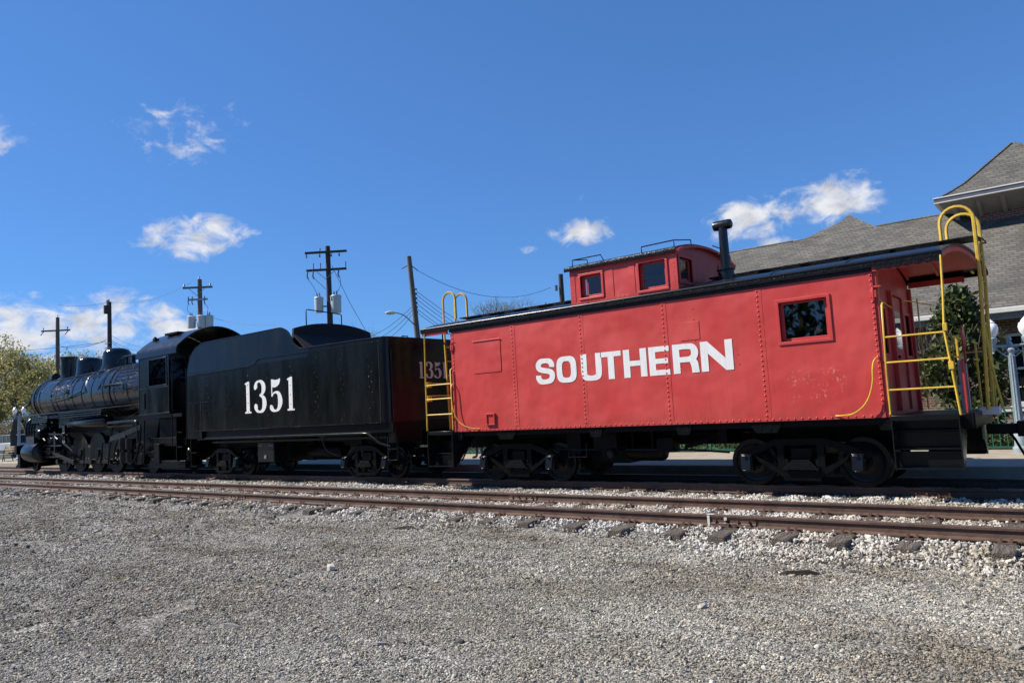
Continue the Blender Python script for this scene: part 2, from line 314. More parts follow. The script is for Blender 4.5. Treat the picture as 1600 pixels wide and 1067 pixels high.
    def build(s, name, m, parent=None, smooth=35, bevel=0, kind=None):
        me = D.meshes.new(name); o0 = origin(parent)
        me.from_pydata([(x-o0.x, y-o0.y, z-o0.z) for x, y, z in s.v], [], s.f); me.update()
        import bmesh
        bm = bmesh.new(); bm.from_mesh(me); bmesh.ops.recalc_face_normals(bm, faces=bm.faces); bm.to_mesh(me); bm.free()
        me.materials.append(MATS[m])
        if smooth: me.shade_smooth(); me.set_sharp_from_angle(angle=math.radians(smooth))
        o = D.objects.new(name, me); C.objects.link(o); o.parent = parent
        if bevel:
            b = o.modifiers.new('bevel', 'BEVEL'); b.width = bevel; b.segments = 2; b.limit_method = 'ANGLE'; b.angle_limit = math.radians(40)
        if kind: o['kind'] = kind
        return o
def origin(p):
    if p is None: return Vector((0,0,0))
    while p.parent: p = p.parent
    return Vector(p.location)
def tag(o, label=None, cat=None, group=None, kind=None):
    for k, v in (('label', label), ('category', cat), ('group', group), ('kind', kind)):
        if v: o[k] = v
    return o
def thing(name, label, cat, loc, group=None):
    o = D.objects.new(name, None); C.objects.link(o); o.location = loc; o.empty_display_size = .2
    return tag(o, label, cat, group)
def child(name, mesh, parent, loc=(0,0,0), rot=(0,0,0)):   # another piece that shares a mesh
    o = D.objects.new(name, mesh); C.objects.link(o); o.parent = parent; o.location = loc; o.rotation_euler = rot; return o
def copy_tree(o, parent=None):
    c = o.copy(); C.objects.link(c); c.parent = parent
    for k in list(o.children): copy_tree(k, c)
    return c
def smooth_path(P, n=6):
    P = [Vector(p) for p in P]; out = []
    for i in range(len(P)-1):
        a, b, c, d = P[max(i-1,0)], P[i], P[i+1], P[min(i+2,len(P)-1)]
        for k in range(n):
            t = k/n; out.append(.5*((2*b)+(c-a)*t+(2*a-5*b+4*c-d)*t*t+(3*b-a-3*c+d)*t**3))
    return out + [P[-1]]
def ribbon(P, Wd, n=6):                       # outline of a brush stroke: points with widths
    Q = smooth_path([(x, z, w) for (x, z), w in zip(P, Wd)], n) if n else [Vector((x,z,w)) for (x,z),w in zip(P,Wd)]
    quads = []; L = []; R = []
    for i, p in enumerate(Q):
        d = (Q[min(i+1,len(Q)-1)].xy - Q[max(i-1,0)].xy).normalized(); nn = Vector((-d.y, d.x))*p.z/2
        L.append(p.xy+nn); R.append(p.xy-nn)
    return L, R

# ------------------------------------------------------------ ground, pavement, tracks
def ground_z(x, y):
    z = -.30 + .012*math.sin(x*.9+y*1.7) + .01*math.sin(x*.37-y*.8)
    k = min(1, max(0, (y-(9.15+.0088*x))/.75)); z += .09*k*k*(3-2*k)          # shoulder of the track bed
    return z
xs_ = [-700,-300,-150,-100,-75] + [-60+.5*i for i in range(141)] + [14,20,40,120,400]
ys_ = [-500,-150,-60,-25,-10] + [-4+.35*i for i in range(62)] + [20,24,40,80,200,500,1200]
m = MB(); m.v = [(x, y, ground_z(x, y) if -4 < y < 18 and -60 < x < 10.1 else -.30 + (.09 if y > 10 else 0)) for y in ys_ for x in xs_]
nx = len(xs_); m.f = [(j*nx+i, j*nx+i+1, (j+1)*nx+i+1, (j+1)*nx+i) for j in range(len(ys_)-1) for i in range(nx-1)]
tag(m.build('ground', 'gravel_ground', smooth=180), kind='structure')
tag(MB().box(-95, 30, 16.2, 20.15, -.6, .10).build('pavement', 'concrete', bevel=.02), kind='structure')
tag(MB().box(-95, 30, 20.15, 60, -.6, .02).build('lawn', 'grass'), kind='structure')
tag(MB().box(-400, -60, 22.5, 33, -.55, .045).build('road', 'asphalt'), kind='structure')

def scatter(name, mat_name, pts, scl, seed, label, cat):
    n = len(pts); me = D.meshes.new(name); me.vertices.add(n); me.vertices.foreach_set('co', pts.astype(np.float32).ravel())
    rot = RNG.uniform(-3.14, 3.14, (n,3)).astype(np.float32)
    a = me.attributes.new('rot', 'FLOAT_VECTOR', 'POINT'); a.data.foreach_set('vector', rot.ravel())
    a = me.attributes.new('scl', 'FLOAT_VECTOR', 'POINT'); a.data.foreach_set('vector', scl.astype(np.float32).ravel())
    o = D.objects.new(name, me); C.objects.link(o); tag(o, label, cat, kind='stuff'); me.materials.append(MATS[mat_name])
    g = D.node_groups.new(name, 'GeometryNodeTree'); g.interface.new_socket('Geometry', in_out='INPUT', socket_type='NodeSocketGeometry'); g.interface.new_socket('Geometry', in_out='OUTPUT', socket_type='NodeSocketGeometry')
    gi, go = N('NodeGroupInput', g), N('NodeGroupOutput', g); jn = N('GeometryNodeJoinGeometry', g)
    for k in range(4):
        ic = N('GeometryNodeMeshIcoSphere', g); ic.inputs['Radius'].default_value = 1; ic.inputs['Subdivisions'].default_value = 1
        no = N('ShaderNodeTexNoise', g); no.inputs['Scale'].default_value = .8; no.inputs['Detail'].default_value = 1
        ps = N('GeometryNodeInputPosition', g); ad = N('ShaderNodeVectorMath', g, operation='ADD'); lk(ps.outputs[0], ad.inputs[0], g); ad.inputs[1].default_value = (k*7.3+seed, 2.1*k, 5)
        lk(ad.outputs[0], no.inputs['Vector'], g)
        sb = N('ShaderNodeVectorMath', g, operation='SUBTRACT'); lk(no.outputs['Color'], sb.inputs[0], g); sb.inputs[1].default_value = (.5,.5,.5)
        sc_ = N('ShaderNodeVectorMath', g, operation='SCALE'); lk(sb.outputs[0], sc_.inputs[0], g); sc_.inputs['Scale'].default_value = 1.7
        sp = N('GeometryNodeSetPosition', g); lk(ic.outputs['Mesh'], sp.inputs['Geometry'], g); lk(sc_.outputs[0], sp.inputs['Offset'], g)
        sm = N('GeometryNodeSetMaterial', g); sm.inputs['Material'].default_value = MATS[mat_name]; lk(sp.outputs[0], sm.inputs['Geometry'], g)
        ss = N('GeometryNodeSetShadeSmooth', g); ss.inputs['Shade Smooth'].default_value = False; lk(sm.outputs[0], ss.inputs['Geometry'], g)
        gt = N('GeometryNodeGeometryToInstance', g); lk(ss.outputs[0], gt.inputs[0], g); lk(gt.outputs[0], jn.inputs[0], g)
    ip = N('GeometryNodeInstanceOnPoints', g); mp = N('GeometryNodeMeshToPoints', g); lk(gi.outputs[0], mp.inputs['Mesh'], g); lk(mp.outputs[0], ip.inputs['Points'], g)
    lk(jn.outputs[0], ip.inputs['Instance'], g); ip.inputs['Pick Instance'].default_value = True
    ri = N('FunctionNodeRandomValue', g, data_type='INT'); ri.inputs[4].default_value = 0; ri.inputs[5].default_value = 3; lk(ri.outputs[2], ip.inputs['Instance Index'], g)
    ar = N('GeometryNodeInputNamedAttribute', g, data_type='FLOAT_VECTOR'); ar.inputs[0].default_value = 'rot'
    er = N('FunctionNodeEulerToRotation', g); lk(ar.outputs[0], er.inputs[0], g); lk(er.outputs[0], ip.inputs['Rotation'], g)
    asx = N('GeometryNodeInputNamedAttribute', g, data_type='FLOAT_VECTOR'); asx.inputs[0].default_value = 'scl'; lk(asx.outputs[0], ip.inputs['Scale'], g)
    lk(ip.outputs[0], go.inputs[0], g)
    md = o.modifiers.new('stones', 'NODES'); md.node_group = g
    return o
def spots(n, x0, x1, y0, y1):
    return RNG.uniform(x0, x1, n), RNG.uniform(y0, y1, n)
def zs(x, y): return np.array([ground_z(a, b) for a, b in zip(x, y)])
def in_view(x, y, m=1.0):                    # only strew stones where the photograph (and a step beside it) can see them
    f = -math.sin(YAW)*x + math.cos(YAW)*y; r = math.cos(YAW)*x + math.sin(YAW)*y
    return (f > 3.2) & (np.abs(r) < f*.70+m)
# grey chips of the lot: little beds of chips, strewn turned and overlapping over the ground
def chip_bed(seed, n, rad, size):
    rg = np.random.default_rng(seed); m = MB(); g = (1+5**.5)/2
    iv = np.array([(-1,g,0),(1,g,0),(-1,-g,0),(1,-g,0),(0,-1,g),(0,1,g),(0,-1,-g),(0,1,-g),(g,0,-1),(g,0,1),(-g,0,-1),(-g,0,1)], float); iv /= np.linalg.norm(iv[0])
    fc = [(0,11,5),(0,5,1),(0,1,7),(0,7,10),(0,10,11),(1,5,9),(5,11,4),(11,10,2),(10,7,6),(7,1,8),(3,9,4),(3,4,2),(3,2,6),(3,6,8),(3,8,9),(4,9,5),(2,4,11),(6,2,10),(8,6,7),(9,8,1)]
    V = []; F = []
    for i in range(n):
        s = size*math.exp(rg.normal(0,.38)); q = rg.normal(size=(3,3)); q, _ = np.linalg.qr(q)
        v = (iv*(1+rg.normal(0,.16,(12,1))))@(np.diag(rg.uniform(.55,1.25,3))@q)*s; v[:,2] *= .8
        r_ = rad*math.sqrt(rg.random()); t = rg.uniform(0,6.283); v += (r_*math.cos(t), r_*math.sin(t), s*rg.uniform(-.1,.5)); b = len(V); V += [tuple(x) for x in v.tolist()]; F += [(a_+b,b_+b,c_+b) for a_, b_, c_ in fc]
    m.v, m.f = V, F; me = D.meshes.new('chip_bed'); me.from_pydata(V, [], F); me.materials.append(MATS['chip_stone']); me.update(); return me
def strew_beds(name, label, cat, groups):
    g = D.node_groups.new(name, 'GeometryNodeTree'); g.interface.new_socket('Geometry', in_out='INPUT', socket_type='NodeSocketGeometry'); g.interface.new_socket('Geometry', in_out='OUTPUT', socket_type='NodeSocketGeometry')
    gi, go = N('NodeGroupInput', g), N('NodeGroupOutput', g); out = N('GeometryNodeJoinGeometry', g); co = []; rz = []; kd = []
    for k, (mesh, pts) in enumerate(groups):
        o = D.objects.new('chip_bed', mesh); oi = N('GeometryNodeObjectInfo', g); oi.inputs['Object'].default_value = o; oi.inputs['As Instance'].default_value = True
        na = N('GeometryNodeInputNamedAttribute', g, data_type='INT'); na.inputs[0].default_value = 'bed'; cmp_ = N('FunctionNodeCompare', g, data_type='INT', operation='EQUAL'); lk(na.outputs[0], cmp_.inputs[2], g); cmp_.inputs[3].default_value = k
        ip = N('GeometryNodeInstanceOnPoints', g); mp = N('GeometryNodeMeshToPoints', g); lk(gi.outputs[0], mp.inputs['Mesh'], g); lk(cmp_.outputs[0], mp.inputs['Selection'], g); lk(mp.outputs[0], ip.inputs['Points'], g); lk(oi.outputs['Geometry'], ip.inputs['Instance'], g)
        ar = N('GeometryNodeInputNamedAttribute', g, data_type='FLOAT_VECTOR'); ar.inputs[0].default_value = 'rot'; er = N('FunctionNodeEulerToRotation', g); lk(ar.outputs[0], er.inputs[0], g); lk(er.outputs[0], ip.inputs['Rotation'], g)
        lk(ip.outputs[0], out.inputs[0], g); co.append(pts); kd += [k]*len(pts)
    lk(out.outputs[0], go.inputs[0], g); co = np.concatenate(co); n = len(co); me = D.meshes.new(name); me.vertices.add(n); me.vertices.foreach_set('co', co.astype(np.float32).ravel())
    a = me.attributes.new('rot', 'FLOAT_VECTOR', 'POINT'); a.data.foreach_set('vector', np.column_stack([np.zeros(n),np.zeros(n),RNG.uniform(0,6.283,n)]).astype(np.float32).ravel())
    a = me.attributes.new('bed', 'INT', 'POINT'); a.data.foreach_set('value', np.array(kd, np.int32))
    o = D.objects.new(name, me); C.objects.link(o); tag(o, label, cat, kind='stuff'); me.materials.append(MATS['chip_stone']); o.modifiers.new('stones', 'NODES').node_group = g
groups = []
for x0, x1, y0, y1, step, n_, size, dmin, dmax in ((-11,3.2,1.2,9.75,.36,640,.0070,0,8.6),(-24,3.2,1.5,9.75,.42,560,.0090,8.4,15),(-40,-6,5,9.85,.62,600,.0135,14.7,45)):
    xx, yy = np.meshgrid(np.arange(x0,x1,step), np.arange(y0,y1,step)); xx = (xx+RNG.uniform(-.4,.4,xx.shape)*step).ravel(); yy = (yy+RNG.uniform(-.4,.4,yy.shape)*step).ravel(); dd = np.hypot(xx,yy)
    k = in_view(xx, yy, 1.0) & (dd > dmin) & (dd < dmax) & (yy < 9.5+.0088*xx+RNG.normal(0,.12,len(xx))); xx, yy = xx[k], yy[k]; pick = RNG.integers(0,4,len(xx))
    for q in range(4): groups.append((chip_bed(100+q+int(dmin*10), n_, step*.74, size), np.column_stack([xx, yy, zs(xx, yy)])[pick == q]))
strew_beds('gravel', 'loose grey gravel chips covering the lot in front of the tracks', 'gravel', groups)
print('beds', sum(len(g_[1]) for g_ in groups))
RAIL = [(-.07,-.155),(.07,-.155),(.07,-.143),(.012,-.122),(.011,-.042),(.035,-.034),(.036,-.006),(.028,0),(-.028,0),(-.036,-.006),(-.035,-.034),(-.011,-.042),(-.012,-.122),(-.07,-.143)]
def tie_mesh(seed):
    r = random.Random(seed); m = MB(); nx, ny = 7, 2; L = 1.34; Wd = .115; rows = []
    for i in range(15):
        x = -L + 2*L*i/14 + r.uniform(-.02,.02); ring = [(-Wd,-.17),(-Wd,-.01),(-Wd*.85,0),(-Wd*.3,0),(0,-.012*r.random()),(Wd*.35,0),(Wd*.85,0),(Wd,-.01),(Wd,-.17)]
        e = 1 if 0 < i < 14 else .93
        rows.append([(u*e+r.uniform(-.009,.009), x, v*(1 if e == 1 else 1)-abs(r.gauss(0,.007))-(.015 if e < 1 else 0)) for u, v in ring])
    n = len(rows[0]); m.v = [p for q in rows for p in q]
    m.f = [(j*n+i, j*n+(i+1) % n, (j+1)*n+(i+1) % n, (j+1)*n+i) for j in range(14) for i in range(n)] + [tuple(range(n-1,-1,-1)), tuple(range(14*n,15*n))]
    return m
def plate_mesh():
    m = MB().box(-.09,.09,-.15,.15,-.012,.006)
    for y in (-.095,.095):
        for x in (-.05,.045): m.box(x-.011,x+.011,y-.011,y+.011,.006,.045); m.box(x-.017,x+.017,y-.02 if y > 0 else y-.012,y+.012 if y > 0 else y+.02,.045,.06)
    return m
def track(loc, rot, x0, x1, spacing, label, joints, seed):
    T = thing('railway_track', label, 'railway track', (0,0,0)); r = random.Random(seed)
    for side, y in (('near',-.7525),('far',.7525)):
        R_ = MB().prism([(y+u, v) for u, v in RAIL], 'x', x0, x1).build('rail', 'rust_rail', T, smooth=30)
        MB().box(x0, x1, y-.026, y+.026, -.002, .0012).build('running_surface', 'rail_top', R_)
        for jx in joints[side]:
            jb = MB()
            for sgn in (-1, 1):
                q = [(y+sgn*u, v) for u, v in ((.014,-.118),(.046,-.128),(.046,-.118),(.026,-.10),(.026,-.058),(.036,-.046),(.014,-.040))]; jb.prism(q, 'x', jx-.33, jx+.33)
                for k in range(4):
                    bx = jx-.24+.16*k; jb.cyl((bx, y+sgn*.02, -.08), (bx, y+sgn*(.085 if k % 2 else .055), -.08), .017 if k % 2 else .021, n=6)
            jb.box(jx-.003, jx+.003, y-.0365, y+.0365, -.03, .0016)
            J = jb.build('joint_bar', 'rust_rail', R_, smooth=30)
    if seed == 3:
        for q_ in ((-4.50,-4.40,-.792,-.714,.0018,.004),(-4.485,-4.45,-.80,-.791,-.13,-.01),(-4.24,-4.2,-.80,-.786,-.11,-.03)): MB().box(*q_).build('paint_mark', 'grey_white_paint', T)
    tm = [tie_mesh(seed*10+k).build('tie', 'tie_wood', T, smooth=40) for k in range(5)]; pm = plate_mesh().build('tie_plate', 'rust_rail', None, smooth=30)
    x = x0+.4; k = 0; plates0 = True; tie_x = []
    while x < x1-.2:
        if k < 5: t = tm[k]
        else: t = child('tie', tm[r.randrange(5)].data, T)
        t.location = (x+r.uniform(-.07,.07), r.uniform(-.09,.09), -.158-abs(r.gauss(0,.005))); t.rotation_euler = (r.gauss(0,.006), r.gauss(0,.012), r.gauss(0,.03)+(math.pi if r.random() < .5 else 0))
        if x > -27:
            flip = math.cos(t.rotation_euler.z) < 0
            for y in (-.7525,.7525):
                yy = y - t.location.y
                if plates0: p = pm; p.parent = t; plates0 = False
                else: p = child('tie_plate', pm.data, t)
                p.location = (0, -yy if flip else yy, .003-(t.location.z+.166))
        tie_x.append(t.location.x); x += spacing*r.uniform(.88,1.12); k += 1
    T.location = loc; T.rotation_euler = (0,0,rot)
    return np.array(tie_x)
# the empty siding nearest the camera runs a touch askew to the track the train stands on
TIES_A = track((0, 10.0719+.7525, 0), math.atan(.0088), -80, 7, .80, 'empty rusty siding track in the foreground, in front of the train', {'near': [-4.13,-16.3,-27.4], 'far': [-8.9,-20.4,-31.2]}, 3)
TIES_B = track((0, 14.303, 0), 0, -85, 9, .62, 'rusty track that the locomotive, tender and caboose stand on', {'near': [-2.2,-14.3,-26], 'far': [-9]}, 5)

# pale ballast between and beside the rails
X, Y, S = [], [], []
for n, x0, x1, y0, y1, sz in ((95000,-12,3.4,8.7,13.8,.0165),(52000,-26,-12,8.8,13.8,.0215),(24000,-48,-26,8.6,16,.033)):
    a, b = spots(n, x0, x1, y0, y1); e = b-(9.42+.0088*a)
    patch = .22*np.sin(a*.9+1)+.16*np.sin(a*2.3)+np.where(a > -5, -.34, 0)+np.where(a < -19, -.75, 0)*np.clip((-19-a)/6, 0, 1)
    k = (RNG.random(n) < np.clip((e-patch)/.8+.36, 0, 1)*np.where(e < .7, .8, 1)) & (b < 16.6)
    for tx, yc in ((TIES_A, 10.8244+.0088*a), (TIES_B, 14.303)):
        d_ = np.abs(a[:,None]-tx[None,:]).min(1); k &= ~((d_ < .135) & (np.abs(b-yc) < 1.33) & (RNG.random(n) < .86))
    X.append(a[k]); Y.append(b[k]); S.append(np.exp(RNG.normal(math.log(sz), .33, k.sum())))
X = np.concatenate(X); Y = np.concatenate(Y); S = np.concatenate(S)
lift = np.where(X < -17, .0, .020)
scl = S[:,None]*RNG.uniform(.5, 1.35, (len(X),3))
scatter('track_ballast', 'ballast_stone', np.column_stack([X, Y, zs(X, Y)+lift+RNG.uniform(-.01, .03, len(X))]), scl, 4, 'pale limestone ballast lying between and beside the rails', 'ballast')
# a few stray white stones out on the lot
a, b = spots(230, -22, 3, 3.2, 9.2); k = in_view(a, b); a, b = a[k], b[k]; s = np.exp(RNG.normal(math.log(.016), .4, len(a)))
scatter('stray_stones', 'ballast_stone', np.column_stack([a, b, zs(a, b)+s*.3]), s[:,None]*RNG.uniform(.6, 1.4, (len(a),3)), 9, 'stray pale stones scattered thinly over the grey gravel lot', 'stones')


# ------------------------------------------------------------ shared railway pieces
YC = 14.303
def truck(root, xc, wb, r, yside, style, label=None):
    """truck (frames and bolster) > wheel, axle, journal_box, spring, brake_beam"""
    fr = MB()
    for sg in (-1, 1):
        y0 = YC+sg*yside; ya, yb = (y0-.06, y0+.06)
        h = wb/2
        if style == 'caboose':
            outer = [(-h-.14,.56),(-h+.04,.66),(-.42,.83),(.42,.83),(h-.04,.66),(h+.14,.56),(h+.12,.44),(h-.16,.44),(.34,.16),(-.34,.16),(-h+.16,.44),(-h-.12,.44)]
            segs = [[(-h-.14,.60),(-h+.02,.68),(-.42,.85),(-.40,.74),(-h+.12,.58),(-h-.14,.5)],[(-.42,.85),(.42,.85),(.42,.74),(-.42,.74)],[(h+.14,.60),(h-.02,.68),(.42,.85),(.40,.74),(h-.12,.58),(h+.14,.5)],
                    [(-h+.12,.58),(-h+.2,.46),(-.34,.2),(-.2,.2),(-.2,.26),(-.3,.30)],[(h-.12,.58),(h-.2,.46),(.34,.2),(.2,.2),(.2,.26),(.3,.30)],[(-.36,.30),(.36,.30),(.30,.13),(-.30,.13)],
                    [(-.40,.76),(-.28,.76),(-.28,.28),(-.40,.28)],[(.40,.76),(.28,.76),(.28,.28),(.40,.28)]]
        else:
            segs = [[(-h-.16,.60),(-h+.1,.66),(-.5,.80),(-.25,.88),(.25,.88),(.5,.80),(h-.1,.66),(h+.16,.60),(h+.16,.52),(h-.1,.58),(.4,.74),(-.4,.74),(-h+.1,.58),(-h-.16,.52)],
                    [(-h-.1,.36),(-h+.2,.36),(-.34,.17),(.34,.17),(h-.2,.36),(h+.1,.36),(h+.1,.28),(h-.22,.28),(.36,.10),(-.36,.10),(-h+.22,.28),(-h-.1,.28)],
                    [(-.42,.78),(-.30,.78),(-.30,.16),(-.42,.16)],[(.42,.78),(.30,.78),(.30,.16),(.42,.16)]]
        for k, q in enumerate(segs): fr.prism([(xc+u, v) for u, v in q], 'y', ya+.002*k, yb-.002*k)
    fr.box(xc-.17, xc+.17, YC-yside, YC+yside, .48, .68); fr.box(xc-.3, xc+.3, YC-.35, YC+.35, .66, .9); fr.box(xc-.46, xc+.46, YC-.45, YC+.45, .26, .47)
    T = fr.build('truck', 'black_iron', root, smooth=30)
    if label: T['label'] = label
    for k in (-1, 1):
        wx = xc+k*wb/2
        MB().cyl((wx, YC-yside, r), (wx, YC+yside, r), .07, n=12).build('axle', 'black_iron', T)
        for sg in (-1, 1):
            y = YC+sg*.7525
            pr = [(.05,-.10),(.12,-.09),(.13,-.035),(r*.55,-.005),(r*.80,-.03),(r*.82,-.062),(r,-.062),(r+.003,.045),(r+.028,.06),(r+.028,.075),(r*.8,.07),(r*.5,.04),(.05,.09)]
            MB().lathe((wx, y, r+.001), [(a, sg*-b if sg > 0 else b) for a, b in pr], 'y', 32).build('wheel', 'black_gloss', T, smooth=40)
            yo = YC+sg*(yside+.02); b = MB().box(wx-.10, wx+.10, min(yo-sg*.1, yo+sg*.10), max(yo-sg*.1, yo+sg*.10), r-.13, r+.17)
            q = [(yo+sg*.10, r+.15),(yo+sg*.12, r+.15),(yo+sg*.165, r-.10),(yo+sg*.10, r-.13)]; b.prism(q, 'x', wx-.085, wx+.085)
            b.cyl((wx, yo+sg*.12, r+.12), (wx, yo+sg*.155, r+.12), .03, n=8); b.box(wx-.05, wx+.05, min(yo+sg*.1, yo+sg*.17), max(yo+sg*.1, yo+sg*.17), r-.13, r-.10)
            b.build('journal_box', 'black_gloss', T, smooth=30, bevel=.008)
    for sg in (-1, 1):
        sp = MB(); y = YC+sg*(yside+.0)
        for k in range(5):
            w_ = .30-.035*k; sp.box(xc-w_, xc+w_, y-.085-.012*(4-k), y+.085+.012*(4-k), .33+.033*k, .355+.033*k)
        sp.cyl((xc-.26, y, .28), (xc-.26, y, .50), .045, n=8).cyl((xc+.26, y, .28), (xc+.26, y, .50), .045, n=8)
        sp.build('spring', 'edge_black', T, smooth=30)
    bb = MB()
    for k in (-1, 1):
        bb.box(xc+k*(wb/2-.52)-.04, xc+k*(wb/2-.52)+.04, YC-.9, YC+.9, .30, .40)
        for sg in (-1, 1): bb.box(xc+k*(wb/2-.47)-.035, xc+k*(wb/2-.47)+.035, YC+sg*.7525-.05, YC+sg*.7525+.05, .22, .56)
    bb.build('brake_beam', 'black_iron', T, smooth=30)
    return T
def coupler(root, x, d):
    m = MB().box(min(x, x+d*.45), max(x, x+d*.45), YC-.07, YC+.07, .80, .96)
    q = [(x+d*.42,YC-.16),(x+d*.62,YC-.17),(x+d*.70,YC-.05),(x+d*.62,YC-.0),(x+d*.52,YC-.02),(x+d*.52,YC+.08),(x+d*.66,YC+.10),(x+d*.64,YC+.17),(x+d*.42,YC+.14)]
    m.prism(q if d > 0 else q[::-1], 'z', .76, 1.0); m.build('coupler', 'black_iron', root, bevel=.015)
    MB().tube([(x, YC+.35, .95), (x+d*.3, YC+.34, .8), (x+d*.42, YC+.3, .5), (x+d*.5, YC+.25, .35)], .022, smooth=2).build('air_hose', 'black_iron', root)

# ------------------------------------------------------------ lettering
def letter(root, strokes, x, z, y, m, axis='y', out=-1, h=.55):
    """one painted character; strokes are ('poly', pts) or ('rib', pts, widths)"""
    b = MB()
    for i, st in enumerate(strokes):
        d = y+out*(.0042+.0005*i)
        def P(u, v): return (x+u, d, z+v) if axis == 'y' else (d, x+u, z+v)
        if st[0] == 'poly': b.add([P(u, v) for u, v in st[1]], [tuple(range(len(st[1])))])
        else:
            L, R_ = ribbon(st[1], st[2], st[3] if len(st) > 3 else 6); n = len(L)
            b.add([P(*p) for p in L]+[P(*p) for p in R_], [(i, i+1, n+i+1, n+i) for i in range(n-1)])
    return b.build('letter', m, root, smooth=0)
def bx(a, b, c, d): return ('poly', [(a,c),(b,c),(b,d),(a,d)])
def sup(w, h, cx, cz, n=40, e=3.4):
    out = []
    for i in range(n):
        t = 2*math.pi*i/n; c, s = math.cos(t), math.sin(t); out.append((cx+w/2*math.copysign(abs(c)**(2/e), c), cz+h/2*math.copysign(abs(s)**(2/e), s)))
    return out
H_ = .55; SV = .14; SH = .102
def ring(w):
    return sup(w, H_, w/2, H_/2), sup(w-2*SV, H_-2*SH, w/2, H_/2)
def letters_southern(root):
    z = 2.115; y = 12.83
    def O(x, w):
        a, b = ring(w); n = len(a); mb = MB(); mb.add([(x+u, y-.0045, z+v) for u, v in a]+[(x+u, y-.0045, z+v) for u, v in b], [(i,(i+1) % n,n+(i+1) % n,n+i) for i in range(n)])
        mb.build('letter', 'white_paint', root, smooth=0)
    w = .49; S = [('rib', [(w-.072,.355),(w-.072,.415),(w-.125,.478),(w*.5,.499),(.13,.485),(.072,.42),(.082,.35),(.16,.305),(.33,.27),(w-.08,.225),(w-.07,.15),(w-.115,.078),(w*.5,.051),(.125,.065),(.068,.135),(.066,.195)], [.135,.135,.12,.10,.12,.135,.125,.115,.115,.13,.135,.12,.10,.12,.135,.135])]
    letter(root, S, -9.40, z, y, 'white_paint')
    O(-8.86, .50)
    w = .49; U = [('rib', [(SV/2,.55),(SV/2,.35),(SV/2,.18),(.10,.082),(w/2,.050),(w-.10,.082),(w-SV/2,.19),(w-SV/2,.35),(w-SV/2,.55)], [SV,SV,SV,.13,.102,.13,SV,SV,SV])]
    letter(root, U, -8.245, z, y, 'white_paint')
    letter(root, [bx(0,.47,.55-SH,.55), bx(.235-SV/2,.235+SV/2,0,.55-SH)], -7.77, z, y, 'white_paint')
    letter(root, [bx(0,SV,0,.55), bx(.37,.37+SV,0,.55), bx(SV,.37,.22,.22+SH)], -7.25, z, y, 'white_paint')
    letter(root, [bx(0,SV,0,.55), bx(SV,.43,0,SH), bx(SV,.43,.55-SH,.55), bx(SV,.40,.22,.22+SH*.95)], -6.69, z, y, 'white_paint')
    letter(root, [bx(0,SV,0,.55), ('rib', [(SV,.498),(.30,.498),(.40,.48),(.445,.40),(.43,.31),(.36,.262),(.28,.255),(SV,.255)], [.104,.104,.118,.14,.135,.112,.10,.10], 6), ('poly', [(.37,.205),(.46,.26),(.50,.19),(.51,.10),(.52,0),(.375,0),(.365,.12),(.34,.20)])], -6.19, z, y, 'white_paint')
    letter(root, [bx(0,SV,0,.55), bx(.47,.47+SV,0,.55), ('poly', [(SV,.55),(SV,.33),(.47,0),(.47,.22)])], -5.63, z, y, 'white_paint')
def digits(root, xs, z, h, m, plane, axis, out, w):
    """railroad roman figures 1 3 5 1"""
    def sc(st): return [(s[0], [(u*w, v*h) for u, v in s[1]]) + (((([q*w for q in s[2]]),) + tuple(s[3:])) if s[0] == 'rib' else ()) for s in st]
    one = [bx(.14,.46,.05,.93), bx(0,.62,0,.05), ('poly', [(.14,.93),(.46,.93),(.46,1),(.30,1),(.02,.955),(.02,.91),(.14,.91)])]
    three = [('rib', [(.10,.74),(.06,.80),(.13,.92),(.36,.975),(.62,.945),(.80,.83),(.80,.70),(.66,.58),(.42,.535)], [.22,.34,.20,.11,.22,.36,.36,.18,.08]),
             ('rib', [(.42,.535),(.68,.49),(.85,.38),(.86,.22),(.70,.07),(.42,.025),(.16,.07),(.06,.18),(.10,.27)], [.08,.20,.36,.38,.24,.11,.20,.34,.20])]
    five = [('rib', [(.10,.20),(.08,.13),(.22,.05),(.48,.025),(.72,.09),(.86,.24),(.86,.38),(.74,.53),(.50,.585),(.26,.55),(.13,.47)], [.20,.34,.20,.11,.24,.38,.38,.26,.12,.10,.10]),
            ('poly', [(.08,.46),(.17,.46),(.17,.76),(.08,.76)]), ('poly', [(.08,.76),(.17,.745),(.40,.73),(.62,.76),(.80,.82),(.90,.91),(.90,1),(.72,.965),(.50,.955),(.30,.975),(.08,.99)])]
    for x, st in zip(xs, (one, three, five, one)):
        letter(root, sc(st), x, z, plane, m, axis, out)

# ------------------------------------------------------------ caboose
XL, XR, YS, ZB, ZT = -11.813, -2.634, 12.831, 1.1745, 3.5105; YF = 2*YC-YS
cab = thing('caboose', 'red cupola caboose lettered SOUTHERN in white, at the right end of the train', 'caboose', (-7.2, YC, 0))
seam = [XL+(XR-XL)*k/5 for k in range(6)]
win = (-4.14,-3.35,2.515,3.19)
for k in range(5):
    h = [win] if k == 4 else []
    MB().wall('y', YS+.002*(k % 2), YS+.04, (seam[k], seam[k+1]), (ZB, ZT), h).build('side_panel', 'red_paint', cab, smooth=0)
MB().wall('y', YF-.04, YF, (XL, XR), (ZB, ZT), [(-4.14,-3.35,2.515,3.19),(-11.1,-10.4,2.515,3.19)]).build('side_wall', 'red_paint', cab, smooth=0)
MB().box(XL+.01, XR-.01, YS+.045, YF-.045, ZB+.02, ZB+.1).build('floor', 'dark_wood', cab)
st = MB()
